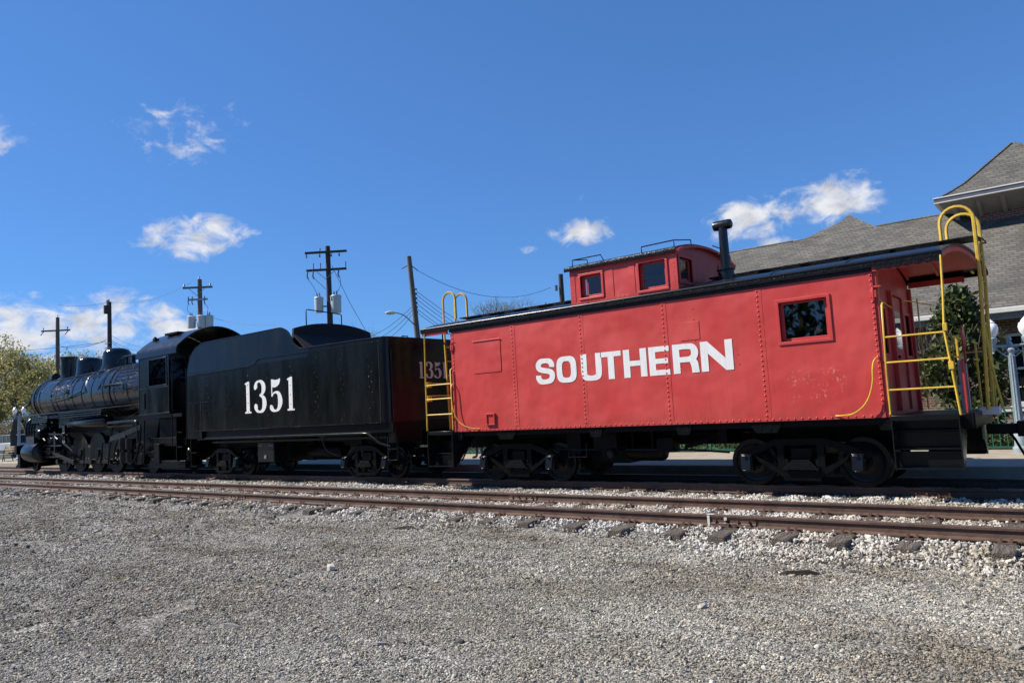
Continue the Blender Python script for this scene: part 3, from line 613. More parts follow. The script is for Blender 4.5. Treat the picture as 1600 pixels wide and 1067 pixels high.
for k in range(1, 5): st.box(seam[k]-(.115 if k == 2 else .075), seam[k]+(.0 if k == 2 else .045), YS-.003, YS, ZB+.06, ZT-.002)
st.box(XL-.006, XL+.05, YS-.003, YS, ZB, ZT); st.box(XR-.05, XR+.006, YS-.003, YS, ZB, ZT)
st.box(XL+.05, XR-.05, YS-.005, YS, ZB-.002, ZB+.055)
st.build('seam_strip', 'red_paint', cab, smooth=0)
rv = MB(); dn = (0,-1,0)
for k in range(6):
    x = seam[k]-(.075 if k == 2 else .035) if 0 < k < 5 else (seam[k]+.025 if k == 0 else seam[k]-.025)
    for i in range(26): rv.dome((x, YS-.003, ZB+.10+i*(ZT-ZB-.16)/25), .0195, dn)
for i in range(76): rv.dome((XL+.08+i*(XR-XL-.16)/75, YS-.005, ZB+.03), .0185, dn)
for k in range(4): rv.dome((-5.72+.08*k*0, YS, 3.30-.2*k), .012, dn)
rv.dome((-4.93,YS,2.38),.012,dn); rv.dome((-4.92,YS,2.21),.012,dn)
rv.build('rivets', 'red_paint', cab, smooth=60, kind='stuff')
letters_southern(cab)
# the two blanked hatches, the small vent hood and the patch plate
hp = MB().box(-11.15,-10.35,YS-.012,YS,2.48,3.21); hp.box(-11.16,-10.34,YS-.03,YS-.012,3.205,3.225); hp.build('blanked_hatch', 'red_paint', cab, smooth=0, bevel=.004)
MB().box(-6.0,-5.62,YS-.006,YS,2.72,3.06).build('patch_plate', 'red_paint', cab, smooth=0, bevel=.002)
vh = MB().box(-10.86,-10.59,YS-.05,YS,1.53,1.56); vh.box(-10.85,-10.82,YS-.045,YS,1.32,1.53).box(-10.63,-10.60,YS-.045,YS,1.32,1.53).box(-10.82,-10.63,YS-.02,YS,1.32,1.53).box(-10.86,-10.59,YS-.05,YS,1.30,1.32)
vh.build('vent_hood', 'red_paint', cab, smooth=0, bevel=.003)
def window(root, axis, face, out, a0, a1, z0, z1, rec=.07, fw=.055, glass='glass', mt='red_trim'):
    """window (raised trim) > sash, pane"""
    def B(m, p, q, u0, u1, v0, v1):
        p, q = min(p, q), max(p, q); return m.box(u0, u1, p, q, v0, v1) if axis == 'y' else m.box(p, q, u0, u1, v0, v1)
    t = MB(); o = face+out*.022
    B(t, face, o, a0-fw, a1+fw, z1, z1+fw); B(t, face, o, a0-fw, a1+fw, z0-fw, z0); B(t, face, o, a0-fw, a0, z0, z1); B(t, face, o, a1, a1+fw, z0, z1)
    t.box  
    w = t.build('window', mt, root, smooth=0, bevel=.006)
    s = MB(); p, q = face-out*rec, face-out*(rec+.03); k = .055
    B(s, p, q, a0, a1, z1-k*.6, z1); B(s, p, q, a0, a1, z0, z0+k); B(s, p, q, a0, a0+k, z0+k, z1-k*.6); B(s, p, q, a1-k, a1, z0+k, z1-k*.6)
    for u0, u1, v0, v1 in ((a0-.01,a0,z0,z1),(a1,a1+.01,z0,z1),(a0,a1,z1,z1+.01),(a0,a1,z0-.01,z0)): B(s, face-out*.003, q, u0, u1, v0, v1)
    s.build('sash', mt, w, smooth=0, bevel=.003)
    g = MB(); B(g, face-out*(rec+.012), face-out*(rec+.017), a0+k*.9, a1-k*.9, z0+k*.9, z1-k*.5); g.build('pane', glass, w, smooth=0)
    return w
window(cab, 'y', YS, -1, *win); window(cab, 'y', YF, 1, *win); window(cab, 'y', YF, 1, -11.1, -10.4, 2.515, 3.19)
# end walls with door and windows, corner posts
for xe, out in ((XR, 1), (XL, -1)):
    a, b = sorted((xe, xe-out*.04))
    MB().wall('x', a, b, (YS, YF), (ZB, 3.56), [(YS+.22, YS+.68, 2.2, 2.95), (YF-.68, YF-.22, 2.2, 2.95)]).build('end_wall', 'red_paint', cab, smooth=0)
    MB().prism([(YS+.03,3.56)]+[(YC+(-1+2*i/12)*1.42, 3.57+.31*(1-(-1+2*i/12)**2)) for i in range(13)]+[(YF-.03,3.56)], 'x', a, b).build('end_gable', 'red_paint', cab, smooth=0)
    window(cab, 'x', xe, out, YS+.22, YS+.68, 2.2, 2.95, rec=.05, fw=.05); window(cab, 'x', xe, out, YF-.68, YF-.22, 2.2, 2.95, rec=.05, fw=.05)
    d = MB(); p, q = sorted((xe+out*.003, xe+out*.035)); d.box(p, q, YC-.38, YC+.38, 1.24, 3.2)
    for u0, u1, v0, v1 in ((YC-.46,YC-.40,1.24,3.28),(YC+.40,YC+.46,1.24,3.28),(YC-.40,YC+.40,3.22,3.28)): p, q = sorted((xe+out*.003, xe+out*.07)); d.box(p, q, u0, u1, v0, v1)
    for yy in (YS+.02, YF-.10): p, q = sorted((xe+out*.003, xe+out*.06)); d.box(p, q, yy, yy+.08, ZB, 3.48)
    D_ = d.build('door', 'red_trim', cab, smooth=0, bevel=.004)
    p, q = sorted((xe+out*.036, xe+out*.042)); MB().box(p, q, YC-.22, YC+.22, 2.3, 2.95).build('door_pane', 'glass', D_, smooth=0)
    MB().cyl((xe+out*.05, YC-.30, 2.15), (xe+out*.09, YC-.30, 2.15), .025, n=8).build('door_handle', 'black_iron', D_)
# roof: arched sheet with rolled edge, riveted eave strip, canopy ends and soffit ribs
def roof_prof(y0, z0, zc, n=14, drop=.10):
    hw = YC-y0; P = [(y0, z0), (y0-.012, z0+.05), (y0, z0+drop)]
    for i in range(1, n): 
        u = -1+2*i/n; P.append((YC+u*(hw-.03), z0+drop+.02+(zc-z0-drop-.02)*(1-abs(u)**2.0)))
    return P + [(2*YC-y0, z0+drop), (2*YC-y0+.012, z0+.05), (2*YC-y0, z0)]
RX0, RX1 = -12.78, -1.45
rp = roof_prof(12.775, 3.565, 3.93); m = MB(); n = len(rp)
m.strip(rp, 'x', RX0, RX1, .035)
for i, v in enumerate(m.v):                                   # the outer end of the roof is bent a little askew
    if abs(v[0]-RX1) < 1e-4: m.v[i] = (-1.62+.10*(v[1]-12.78), v[1], v[2])
RF = m.build('roof', 'black_tar', cab, smooth=50)
fs = MB().box(RX0+.9, XR, YS-.018, YS-.002, 3.505, 3.585).box(RX0+.9, XR, YF+.002, YF+.018, 3.505, 3.585); fs.build('eave_strip', 'black_tar', RF, bevel=.004)
rv = MB()
for i in range(80): rv.dome((XL+.06+i*(XR-XL-.1)/79, YS-.018, 3.545), .0135, dn)
for i in range(44):
    for u in (0,): rv.dome((XL+.1+i*(XR-XL-.2)/43, 12.763, 3.625), .011, dn)
rv.build('roof_rivets', 'black_gloss', RF, smooth=60, kind='stuff')
tb = MB(); 
for y in (12.765, 2*YC-12.765): tb.tube([(RX0, y+.012, 3.665), (-1.64 if y < YC else -1.34, y+.012, 3.665)], .026, n=8)
for k in range(1, 8): 
    x = RX0+1+k*1.25; pp = [(x, u, v+.006) for u, v in rp[2:-2]]; tb.tube(pp, .012, n=5)
tb.build('roof_edge', 'edge_black', RF, smooth=60)
for x0, x1 in ((RX0+.02, XL-.02), (XR+.02, RX1-.12)):
    sp = [(u, v-.045) for u, v in rp[3:-3]]; m = MB().strip(sp, 'x', x0, x1, .012)
    def skew(m):
        if x1 > -3: m.v = [(-1.64+.10*(v[1]-12.78)-(x1-v[0]) if v[0] > x1-.06 else v[0], v[1], v[2]) for v in m.v]
        return m
    skew(m).build('canopy_soffit', 'red_trim', RF, smooth=50)
    b = MB()
    for x in (x0+.02, (x0+x1)/2): b.strip([(u, v-.06) for u, v in rp[3:-3]], 'x', x, x+.04, .05)
    for y in (12.80, 2*YC-12.86): b.box(x0, x1-.12, y, y+.06, 3.50, 3.60)
    b.build('canopy_rib', 'red_trim', RF, smooth=50)
    m = MB().strip([(u, v-.035) for u, v in rp[2:-2]], 'x', x1-.03, x1, .09) if x1 > -3 else MB().strip([(u, v-.035) for u, v in rp[2:-2]], 'x', x0, x0+.03, .09)
    skew(m).build('canopy_end_fascia', 'red_trim', RF, smooth=50)
# black sawtooth strip added for the scalloped shadow below the near right canopy edge
fr = MB()
for k in range(7): x = -2.6+.14*k; fr.prism([(x, 3.575),(x+.14, 3.575),(x+.14, 3.53),(x+.05, 3.505)], 'y', 12.772, 12.79)
fr.build('canopy_shadow_teeth', 'black_tar', RF, smooth=0)
def walk(x0, x1, z):
    w = None
    for k in range(5):
        y = YC-.28+.115*k; o = MB().box(x0, x1, y, y+.10, z, z+.028)
        w = o.build('walkway_plank', 'black_tar', RF, bevel=.004)
    s = MB(); x = x0+.25
    while x < x1-.1: s.box(x, x+.05, YC-.29, YC+.29, z-.08, z-.004); x += .75
    s.build('walkway_saddle', 'black_iron', RF)
walk(-12.62, -8.62, 4.0); walk(-5.86, -1.25, 4.0)
MB().tube([(-1.30,YC-.34,3.99),(-1.20,YC-.32,3.96),(-1.17,YC,3.93),(-1.20,YC+.32,3.96),(-1.30,YC+.34,3.99)], .012, smooth=1).build('walkway_rim', 'black_iron', RF)
# cupola
CX0, CX1, CY0 = -8.46, -6.02, 12.95; CY1 = 2*YC-CY0; CZ0, CZ1 = 3.66, 4.46
h1 = [(-8.20,-7.70,3.84,4.30), (-6.83,-6.26,3.80,4.34)]
c = MB().wall('y', CY0, CY0+.035, (CX0, CX1), (CZ0, CZ1), h1); c.wall('y', CY1-.035, CY1, (CX0, CX1), (CZ0, CZ1), h1)
arch = [(CY0+.04+(CY1-CY0-.08)*i/12, 4.46+.215*(1-abs(-1+2*i/12)**2)) for i in range(13)]
he = [(CY0+.10, CY0+.66, 3.90, 4.36), (CY1-.66, CY1-.10, 3.90, 4.36)]
for x0, x1 in ((CX0, CX0+.035), (CX1-.035, CX1)):
    c.wall('x', x0, x1, (CY0+.037, CY1-.037), (CZ0, CZ1-.001), he); c.prism([(CY0+.04, CZ1)] + arch + [(CY1-.04, CZ1)], 'x', x0+.001, x1-.001)
CU = c.build('cupola', 'red_paint', cab, smooth=0)
for a0, a1, z0, z1 in h1: window(cab, 'y', CY0, -1, a0, a1, z0, z1, glass='clear_glass', fw=.05); window(cab, 'y', CY1, 1, a0, a1, z0, z1, glass='clear_glass')
for a0, a1, z0, z1 in he: window(cab, 'x', CX1, 1, a0, a1, z0, z1, glass='clear_glass', rec=.04); window(cab, 'x', CX0, -1, a0, a1, z0, z1, glass='clear_glass', rec=.04)
s = MB().box(-7.58,-7.42,CY0-.008,CY0,CZ0,CZ1).box(-7.07,-6.93,CY0-.008,CY0,CZ0,CZ1).box(CX0-.004,CX0+.12,CY0-.008,CY0,CZ0,CZ1).box(CX1-.14,CX1+.004,CY0-.008,CY0,CZ0,CZ1).box(CX0+.12,CX1-.14,CY0-.006,CY0,CZ0,CZ0+.11)
s.build('cupola_strip', 'red_paint', CU, smooth=0, bevel=.002)
rv = MB()
for i in range(24): rv.dome((CX0+.08+i*(CX1-CX0-.16)/23, CY0-.006, 3.765), .011, dn)
for i in range(8): rv.dome((CX0+.05, CY0-.008, 3.82+i*.085), .011, dn); rv.dome((CX1-.06, CY0-.008, 3.82+i*.085), .011, dn)
for i in range(9): rv.dome((CX1, CY0+.15+i*.07, 4.44), .009, (1,0,0))
rv.build('cupola_rivets', 'red_paint', CU, smooth=60, kind='stuff')
crp = roof_prof(12.885, 4.43, 4.73, drop=.09)
m = MB().strip(crp, 'x', CX0-.10, CX1+.02, .03); CR = m.build('cupola_roof', 'black_tar', CU, smooth=50)
e = MB(); e.strip([(u, v-.034) for u, v in crp[2:-2]], 'x', CX1-.0, CX1+.10, .05); e.build('cupola_end_fascia', 'red_trim', CU, smooth=50)
def rail(pts, r, name, parent, m='black_iron', smooth=1): return MB().tube(pts, r, n=6, smooth=smooth).build(name, m, parent, smooth=60)
rail([(-8.42,13.02,4.55),(-8.42,13.02,4.69),(-7.72,13.02,4.69),(-7.66,13.02,4.56)], .011, 'cupola_grab_rail', CU, smooth=0)
rail([(-8.42,13.02,4.69),(-8.42,13.6,4.78),(-8.42,13.65,4.66)], .011, 'cupola_grab_rail', CU, smooth=0)
rail([(-6.78,13.02,4.56),(-6.78,13.02,4.68),(-6.08,13.02,4.69),(-6.08,13.02,4.56)], .012, 'cupola_grab_rail', CU, smooth=0)
rail([(-6.08,13.02,4.69),(-6.06,13.75,4.80),(-6.06,13.77,4.70)], .012, 'cupola_grab_rail', CU, smooth=0)
rail([(-6.0,14.7,4.80),(-6.0,15.1,4.80),(-6.0,15.62,4.70),(-6.0,15.64,4.58)], .012, 'cupola_grab_rail', CU, smooth=0)
# smoke jack with its T cap
SJ = MB().lathe((-5.36,13.7,0), [(.10,3.7),(.105,4.05),(.175,4.06),(.175,4.085),(.09,4.09),(.085,4.88),(.085,4.90)], 'z', 20)
SJ = SJ.build('smoke_jack', 'black_paint', cab, smooth=40)
MB().lathe((-5.36,13.7,4.95), [(.05,-.19),(.088,-.17),(.095,-.13),(.095,.13),(.088,.17),(.05,.19)], 'x', 18).build('smoke_jack_cap', 'black_paint', SJ, smooth=40)
MB().lathe((-5.36,13.7,0), [(.15,3.72),(.15,4.05)], 'z', 18).build('smoke_jack_base', 'black_paint', SJ, smooth=40)
# underframe, needle beams, bolster gussets, tanks and brake rigging
u = MB().box(RX0+.05, -1.5, YC-.18, YC+.18, .72, 1.14).box(-9.1,-8.75,YC-.9,YC+.9,.6,1.1).box(-5.6,-5.45,YC-1.0,YC+1.0,.78,1.1).box(XL-.02, XR+.02, YS+.06, YF-.06, 1.06, ZB-.003)
for x in (-12.55,-1.58): u.box(x-.1, x+.1, YC-1.35, YC+1.35, .98, 1.17)
u.box(-12.7,XL,YS+.02,YF-.02,1.10,1.168).box(XR,-1.6,YS+.02,YF-.02,1.10,1.168)
u.build('underframe', 'black_iron', cab, smooth=0)
for x, w_ in ((-10.35,.30),(-8.02,.18),(-6.1,.18),(-4.55,.30),(XL+.06,.12),(XR-.02,.12)):
    g = MB().prism([(x-w_,ZB-.004),(x+w_,ZB-.004),(x+w_*.62,ZB-.20),(x-w_*.62,ZB-.20)], 'y', YS+.03, YS+.06)
    for dx in (-.08,.08): g.dome((x+dx,YS+.03,ZB-.07),.016,dn); g.dome((x+dx,YS+.03,ZB-.13),.016,dn)
    g.build('bolster_gusset', 'black_iron', cab, smooth=0)
t = MB().lathe((-7.35,13.75,.62), [(.02,-.42),(.17,-.40),(.20,-.34),(.20,.34),(.17,.40),(.02,.42)], 'x', 18); t.box(-7.6,-7.55,13.55,13.95,.6,1.1).box(-7.15,-7.1,13.55,13.95,.6,1.1); t.build('air_reservoir', 'black_iron', cab, smooth=40)
t = MB().box(-8.3,-7.75,13.2,13.55,.72,1.06).box(-6.9,-6.55,13.3,13.6,.62,.9); t.cyl((-8.05,13.3,.72),(-8.05,13.3,.52),.1,n=12).cyl((-7.85,13.2,.62),(-7.85,13.1,.62),.09,n=12); t.build('brake_valve', 'black_iron', cab, smooth=40)
t = MB().tube([(-8.9,13.15,.85),(-8.9,13.15,.55),(-8.45,13.15,.55),(-8.45,13.15,.85)], .016).tube([(-9.5,13.4,.7),(-6.2,13.4,.66),(-5.5,13.5,.6)], .022).tube([(-9.3,13.9,.95),(-4.8,13.9,.95)], .028); t.build('brake_pipe', 'black_gloss', cab, smooth=60)
MB().box(-9.25,-7.85,YC-.45,YC+.55,.36,1.05).build('battery_box', 'black_iron', cab, bevel=.02)
t = MB().prism([(-6.45,.74),(-5.95,.86),(-5.95,.78),(-6.45,.66)], 'y', 13.6, 13.66); t.build('brake_lever', 'black_iron', cab)
truck(cab, -4.10, 1.87, .42, 1.10, 'caboose'); truck(cab, -10.30, 1.87, .42, 1.10, 'caboose')
# steps, platform rails and ladders at both ends
def steps(x0, x1, y0, y1):
    s = MB(); t = .018; s.box(x0+t, x1-t, *sorted((y1-(.03 if y0 < YC else -.03), y1)), 1.0, 1.15)
    for x in (x0, x1-t):
        q = [(y0,.36),(y0+.10,.36),(y1,1.0),(y1,1.15),(y0,1.15)] if y0 < YC else [(y0,.36),(y0-.10,.36),(y1,1.0),(y1,1.15),(y0,1.15)]
        s.prism(q, 'x', x, x+t)
    S = s.build('steps', 'black_paint', cab, smooth=0)
    for k, z in enumerate((.37,.66,.93)):
        d = .16*k*(1 if y0 < YC else -1); a, b = sorted((y0+d, y0+d+(.26 if y0 < YC else -.26)))
        tr = MB().box(x0+t, x1-t, a, b, z, z+.02); 
        for i in range(22): tr.box(x0+.05+i*.035, x0+.07+i*.035, a+.002, a+.012, z+.02, z+.028)
        tr.box(x0+t, x1-t, b-.012, b, z+.02, z+(.26 if k < 2 else .2)); tr.build('tread', 'black_gloss', S, smooth=0, bevel=.003)
for x0, x1 in ((-2.55,-1.62), (-12.68,-11.86)):
    steps(x0, x1, 12.74, 13.5); steps(x0, x1, 2*YC-12.74, 2*YC-13.5)
    MB().box(x0, x1, 12.76, 12.80, 1.115, 1.20).build('step_lip', 'black_gloss', cab, bevel=.006)
def yb(pts, r=.0165, smooth=0, name='handrail'): return rail(pts, r, name, cab, 'yellow_paint', smooth)
y = 12.78
yb([(-2.55,y,1.22),(-2.545,y,2.02),(-2.52,y,2.94),(-2.52,y+.06,2.98)])
yb([(-1.60,y,1.18),(-1.66,y,1.95),(-1.70,y,2.45),(-1.665,y,3.0),(-1.64,y,3.6)], .019)
for z, a, b in ((2.43,-2.52,-1.70),(2.03,-2.545,-1.67),(1.60,-2.545,-1.63)): yb([(a,y,z),(b,y,z)], .0145)
for q_ in ((-1.715,-1.655,12.75,12.81,2.44,2.56),(-1.69,-1.62,12.75,12.81,1.86,1.98)): MB().box(*q_).build('rail_clamp', 'yellow_paint', cab, bevel=.006)
yb([(-12.70,y,1.22),(-12.69,y,2.4),(-12.66,y,3.56)], .017); yb([(-11.86,y,1.22),(-11.86,y,2.62),(-11.86,y+.06,2.66)])
for z in (2.30,1.965,1.595): yb([(-12.69,y,z),(-11.86,y,z)], .0145)
# far side railings
y2 = 2*YC-12.78
yb([(-1.42,y2,1.2),(-1.40,y2,2.4),(-1.36,y2,3.52)], .018); yb([(-2.5,y2,1.2),(-2.5,y2,3.3)], .014); yb([(-2.5,y2,2.2),(-1.4,y2,2.2)], .0145); yb([(-12.7,y2,1.2),(-12.68,y2,3.52)], .017); yb([(-12.7,y2,2.3),(-11.9,y2,2.3)], .0145); yb([(-2.0,y2,1.2),(-2.0,y2,2.6)], .012)
# end railings, gate and brake gear
for xe, k in ((-1.60, 1), (-12.70, -1)):
    for z in (2.05, 2.35): yb([(xe,12.82,z),(xe,13.62,z)], .0145); yb([(xe,15.0,z),(xe,15.75,z)], .0145)
    if k > 0:
        MB().box(xe-.012, xe+.012, 13.10, 13.20, 2.0, 2.36).build('gate_bar', 'yellow_paint', cab); MB().box(xe-.012, xe+.012, 15.4, 15.5, 1.2, 2.36).build('gate_bar', 'yellow_paint', cab)
        MB().box(xe-.02, xe+.02, 13.45, 13.60, 1.17, 2.0).build('end_stanchion', 'red_trim', cab, bevel=.004)
    else:
        for z in (1.92, 2.26): MB().box(xe-.012, xe+.012, 12.84, 12.98, z, z+.13).build('rail_plate', 'yellow_paint', cab)
bw = MB().tube([(-1.75,15.25,1.2),(-1.75,15.25,2.45)], .02).lathe((-1.75,15.25,2.45), [(.17,-.012),(.20,-.012),(.20,.012),(.17,.012)], 'x', 20); bw.build('brake_stand', 'red_trim', cab)
bw = MB().tube([(-1.66,13.62,1.2),(-1.66,13.62,2.0),(-1.60,13.66,2.06)], .022).tube([(-1.58,13.72,1.15),(-1.58,13.72,1.95)], .015).box(-1.70,-1.62,13.58,13.66,1.5,1.62); bw.build('angle_cock', 'galvanised', cab)
def roof_ladder(x_in, x_out, ztop, ys, xb, name='roof_ladder'):
    L = None; r_ = abs(x_out-x_in)/2; c_ = (x_in+x_out)/2; d = 1 if x_out > x_in else -1
    for y in ys:
        P = [(x_in, y, 4.0), (x_in, y, ztop-r_)] + [(c_-d*r_*math.cos(math.pi*i/10), y, ztop-r_+r_*math.sin(math.pi*i/10)) for i in range(1, 10)] + [(x_out, y, ztop-r_), (x_out, y, 3.3), (xb, y, 1.2)]
        L = rail(P, .029, 'ladder_stile', cab, 'yellow_paint', 0)
    for k in range(7): z = 1.5+.36*k; x = x_out+(xb-x_out)*max(0, (3.3-z)/2.1); rail([(x,ys[0],z),(x,ys[1],z)], .011, 'ladder_rung', cab, 'yellow_paint', 0)
roof_ladder(-1.75, -1.27, 4.52, (13.90,14.62), -1.36); roof_ladder(-12.63, -13.06, 4.71, (13.92,14.36), -13.0)
yb([(-1.36,13.93,3.4),(-1.36,13.75,3.4)], .02); yb([(-1.34,14.30,3.0),(-1.30,14.36,2.0),(-1.2,14.36,1.22)], .02)
MB().box(-1.5,-1.22,14.0,14.35,1.12,1.24).build('ladder_foot', 'grey_white_paint', cab, bevel=.01)
# grab irons on the side near the corners, standing off the plate
yb([(XR-.02,YS-.005,2.13),(XR-.06,YS-.10,2.10),(XR-.10,YS-.11,1.98),(XR-.11,YS-.11,1.72),(XR-.22,YS-.11,1.42),(XR-.42,YS-.11,1.25),(XR-.62,YS-.06,1.225),(XR-.74,YS-.005,1.225)], .013, 2, 'grab_iron')
yb([(XL+.02,YS-.005,2.30),(XL-.0,YS-.10,2.27),(XL-.0,YS-.11,2.05),(XL+.02,YS-.11,1.72),(XL+.16,YS-.11,1.42),(XL+.42,YS-.10,1.27),(XL+.64,YS-.05,1.225),(XL+.74,YS-.005,1.225)], .013, 2, 'grab_iron')
for x, k in ((XR,1),(XL,-1)): MB().box(x-.04,x+.05,YS-.03,YS+.06,3.08,3.2).cyl((x,YS-.02,3.02),(x,YS-.02,3.26),.02,n=8).box(x-.01,x+.12,YS+.0,YS+.03,3.24,3.27).build('lamp_bracket', 'red_trim', cab, bevel=.006)
MB().tube([(XL-.02,12.9,3.2),(XL-.25,12.9,3.2),(XL-.36,12.9,3.34),(XL-.36,12.9,3.55)], .016, smooth=1).build('lamp_bracket', 'black_iron', cab)
rail([(XR+.05,12.95,3.62),(XR+.05,12.95,3.05),(XR+.05,13.9,2.98)], .013, 'safety_rail', cab, 'yellow_paint', 0); rail([(XR+.06,14.9,3.2),(XR+.4,15.6,3.12)], .013, 'safety_rail', cab, 'yellow_paint', 0)
coupler(cab, -1.45, 1); coupler(cab, -12.75, -1)
MB().box(-1.62,-1.46,13.1,15.5,.95,1.19).build('end_sill', 'black_iron', cab, bevel=.01)

# ------------------------------------------------------------ tender
TY0 = 12.75; TY1 = 2*YC-TY0; TX0, TX1 = -23.84, -14.05
ten = thing('tender', 'black coal tender with white number 1351, between locomotive and caboose', 'tender', (-19, YC, 0))
def arcp(cx, cz, r, a0, a1, n=6): return [(cx+r*math.cos(math.radians(a0+(a1-a0)*i/n)), cz+r*math.sin(math.radians(a0+(a1-a0)*i/n))) for i in range(n+1)]
top = [(-14.25,3.655),(-17.2,3.67)] + [tuple(p.xy) for p in smooth_path([(-17.25,3.67,0),(-17.62,3.69,0),(-17.95,3.90,0),(-18.22,4.22,0),(-18.55,4.37,0),(-18.9,4.385,0)],4)][1:] + [(-22.9,4.36)] + [tuple(p.xy) for p in smooth_path([(-22.95,4.355,0),(-23.4,4.24,0),(-23.7,3.98,0),(-23.8,3.6,0)],4)][1:]
side = [(-23.84,1.24),(-22.95,1.24),(-22.95,1.46),(-14.25,1.46),(-14.25,3.655),(-17.2,3.67),(-17.25,3.40),(-23.82,3.40)]
coal = [(-23.82,3.40),(-17.25,3.40)] + top[1:]
for sg in (-1, 1):
    y0 = YC+sg*1.553; MB().prism(side, 'y', y0-.015+sg*-.015, y0+.015+sg*-.015).build('side_sheet', 'tank_black', ten, smooth=30)
    m = MB().prism(coal, 'y', y0-.015+sg*-.013, y0+.015+sg*-.013); m.v = [(a, b-sg*.085*(c-3.40), c) for a, b, c in m.v]; m.build('coal_board', 'tank_black', ten, smooth=0)
# rounded rear corners and rear plate
rc = [(TX1-.2+.2*math.sin(math.radians(a)), TY0+.2-.2*math.cos(math.radians(a))) for a in range(0, 91, 15)]
pl = [(TX1-.2,TY0+.002)] + rc + [(a, 2*YC-b) for a, b in rc[::-1]] + [(TX1-.2,TY1-.002)]
MB().strip(pl, 'z', 1.46, 3.66, -.03).build('rear_sheet', 'black_gloss', ten, smooth=50)
MB().box(-17.3,-14.2,TY0+.03,TY1-.03,3.52,3.60).build('water_deck', 'black_iron', ten)
MB().box(-23.8,-18.0,TY0+.03,TY1-.03,2.6,3.3).build('coal_floor', 'soot', ten)
# the arched bulkhead that closes the coal space
ar = [(TY0+.035,3.55),(TY0+.11,4.30)] + [(YC-1.42+2.84*i/14, 4.31+.20*(1-abs(-1+2*i/14)**2.2)) for i in range(15)] + [(TY1-.11,4.30),(TY1-.035,3.55)]
MB().prism(ar, 'x', -18.08, -18.0).build('coal_bulkhead', 'soot', ten, smooth=40)
MB().strip([(-18.0,4.15),(-17.7,3.9),(-17.35,3.60)], 'y', TY0+.05, TY1-.05, .02).build('coal_slope_sheet', 'soot', ten)
MB().prism([(-23.75,3.3),(-23.75,4.0),(-23.70,4.0),(-23.70,3.3)], 'y', TY0+.05, TY1-.05).build('front_bulkhead', 'soot', ten)
hp = MB().tube([(-18.0,13.30,4.42),(-18.0,13.30,4.86),(-18.0,13.35,4.88),(-18.0,14.55,4.82),(-18.0,14.6,4.79),(-18.0,14.60,4.48)], .017); hp.build('bulkhead_rail', 'black_iron', ten, smooth=60)
MB().tube([(-14.3,13.6,3.6),(-14.3,13.6,3.72),(-14.3,13.8,3.72),(-14.3,13.8,3.6)], .016).build('grab_iron', 'black_iron', ten)
MB().lathe((-15.6,YC,3.6), [(.35,0),(.35,.16),(.30,.20),(.05,.22)], 'z', 20).build('water_hatch', 'black_iron', ten)
# raised bands, lip, riveted lap joints and the two blanked steps
ln = MB().tube([(-14.28,TY0-.004,3.65),(-17.2,TY0-.004,3.668)], .014, n=6).tube([(u,TY0-.004+.085*(v-3.4),v) for u, v in top[2:-1]], .012, n=6)
ln.box(-23.82,-14.27,TY0-.012,TY0,1.46,1.485).box(-19.68,-14.27,TY0-.006,TY0,3.535,3.56); ln.build('edge_moulding', 'black_gloss', ten, smooth=50)
b = MB().prism([(-23.78,3.31),(-20.0,3.36),(-19.97,3.40),(-23.78,3.38)], 'y', TY0-.02, TY0); b.prism([(-19.95,3.37),(-19.66,3.55),(-19.62,3.55),(-19.90,3.37)], 'y', TY0-.012, TY0); b.build('side_band', 'black_paint', ten, smooth=0)
MB().box(-23.0,-22.95,TY0-.008,TY0,1.26,2.4).box(-23.84,-22.0,TY0-.008,TY0,2.40,2.42).box(-23.45,-23.42,TY0-.006,TY0,1.26,2.4).build('lap_joint', 'black_paint', ten, smooth=0)
rv = MB(); r = random.Random(2)
for k in range(8):
    x = -22.6+1.13*k
    for i in range(14):
        if r.random() < .88: rv.dome((x+(.10 if i % 2 else 0)+r.uniform(-.01,.01), TY0-.001, 1.58+i*.135), .021, dn)
for i in range(64): rv.dome((-22.9+i*.1352, TY0-.006, 3.548 if i > 23 else 3.36), .012, dn)
for i in range(72): rv.dome((-22.9+i*.119, TY0-.012, 1.472), .013, dn)
for i in range(44): rv.dome((-14.30, TY0-.001, 1.52+i*.048), .014, dn)
for i in range(30): rv.dome((-23.80, TY0-.001, 1.32+i*.07), .009, dn)
rv.build('rivets', 'edge_black', ten, smooth=60, kind='stuff')
digits(ten, (-20.40,-19.85,-19.06,-18.24), 1.94, .96, 'white_paint', TY0-.003, 'y', -1, .54)
digits(ten, (13.93,14.19,14.51,14.83), 2.58, .44, 'grey_white_paint', TX1+.001, 'x', 1, .25)
# rear corner pillar, hand rails, sill, pipe, boxes, steps
MB().cyl((-14.02,TY0+.16,1.5),(-14.02,TY0+.16,3.35),.02,n=8).build('hand_rail', 'black_gloss', ten, smooth=60)
MB().cyl((-23.98,TY0+.05,1.2),(-23.98,TY0+.05,3.6),.022,n=8).build('hand_rail', 'black_gloss', ten, smooth=60)
f = MB().box(-23.9,-13.95,TY0+.08,TY1-.08,1.22,1.455).box(-23.9,-13.9,YC-.5,YC+.5,.86,1.22).box(-14.15,-13.9,TY0+.1,TY1-.1,.95,1.3); f.box(-21.3,-18.4,YC-.6,YC+.6,.45,1.2).box(-16.7,-16.2,YC-.6,YC+.6,.5,1.2); f.build('underframe', 'black_iron', ten, smooth=0)
MB().tube([(-23.3,TY0+.06,1.215),(-15.1,TY0+.03,1.215),(-14.85,TY0+.03,1.20),(-14.5,TY0+.10,.95),(-14.15,TY0+.14,.86)], .034, n=8).build('train_pipe', 'black_gloss', ten, smooth=60)
MB().box(-22.6,-14.3,TY0+.16,TY0+.22,1.06,1.12).build('side_sill', 'black_gloss', ten, bevel=.005)
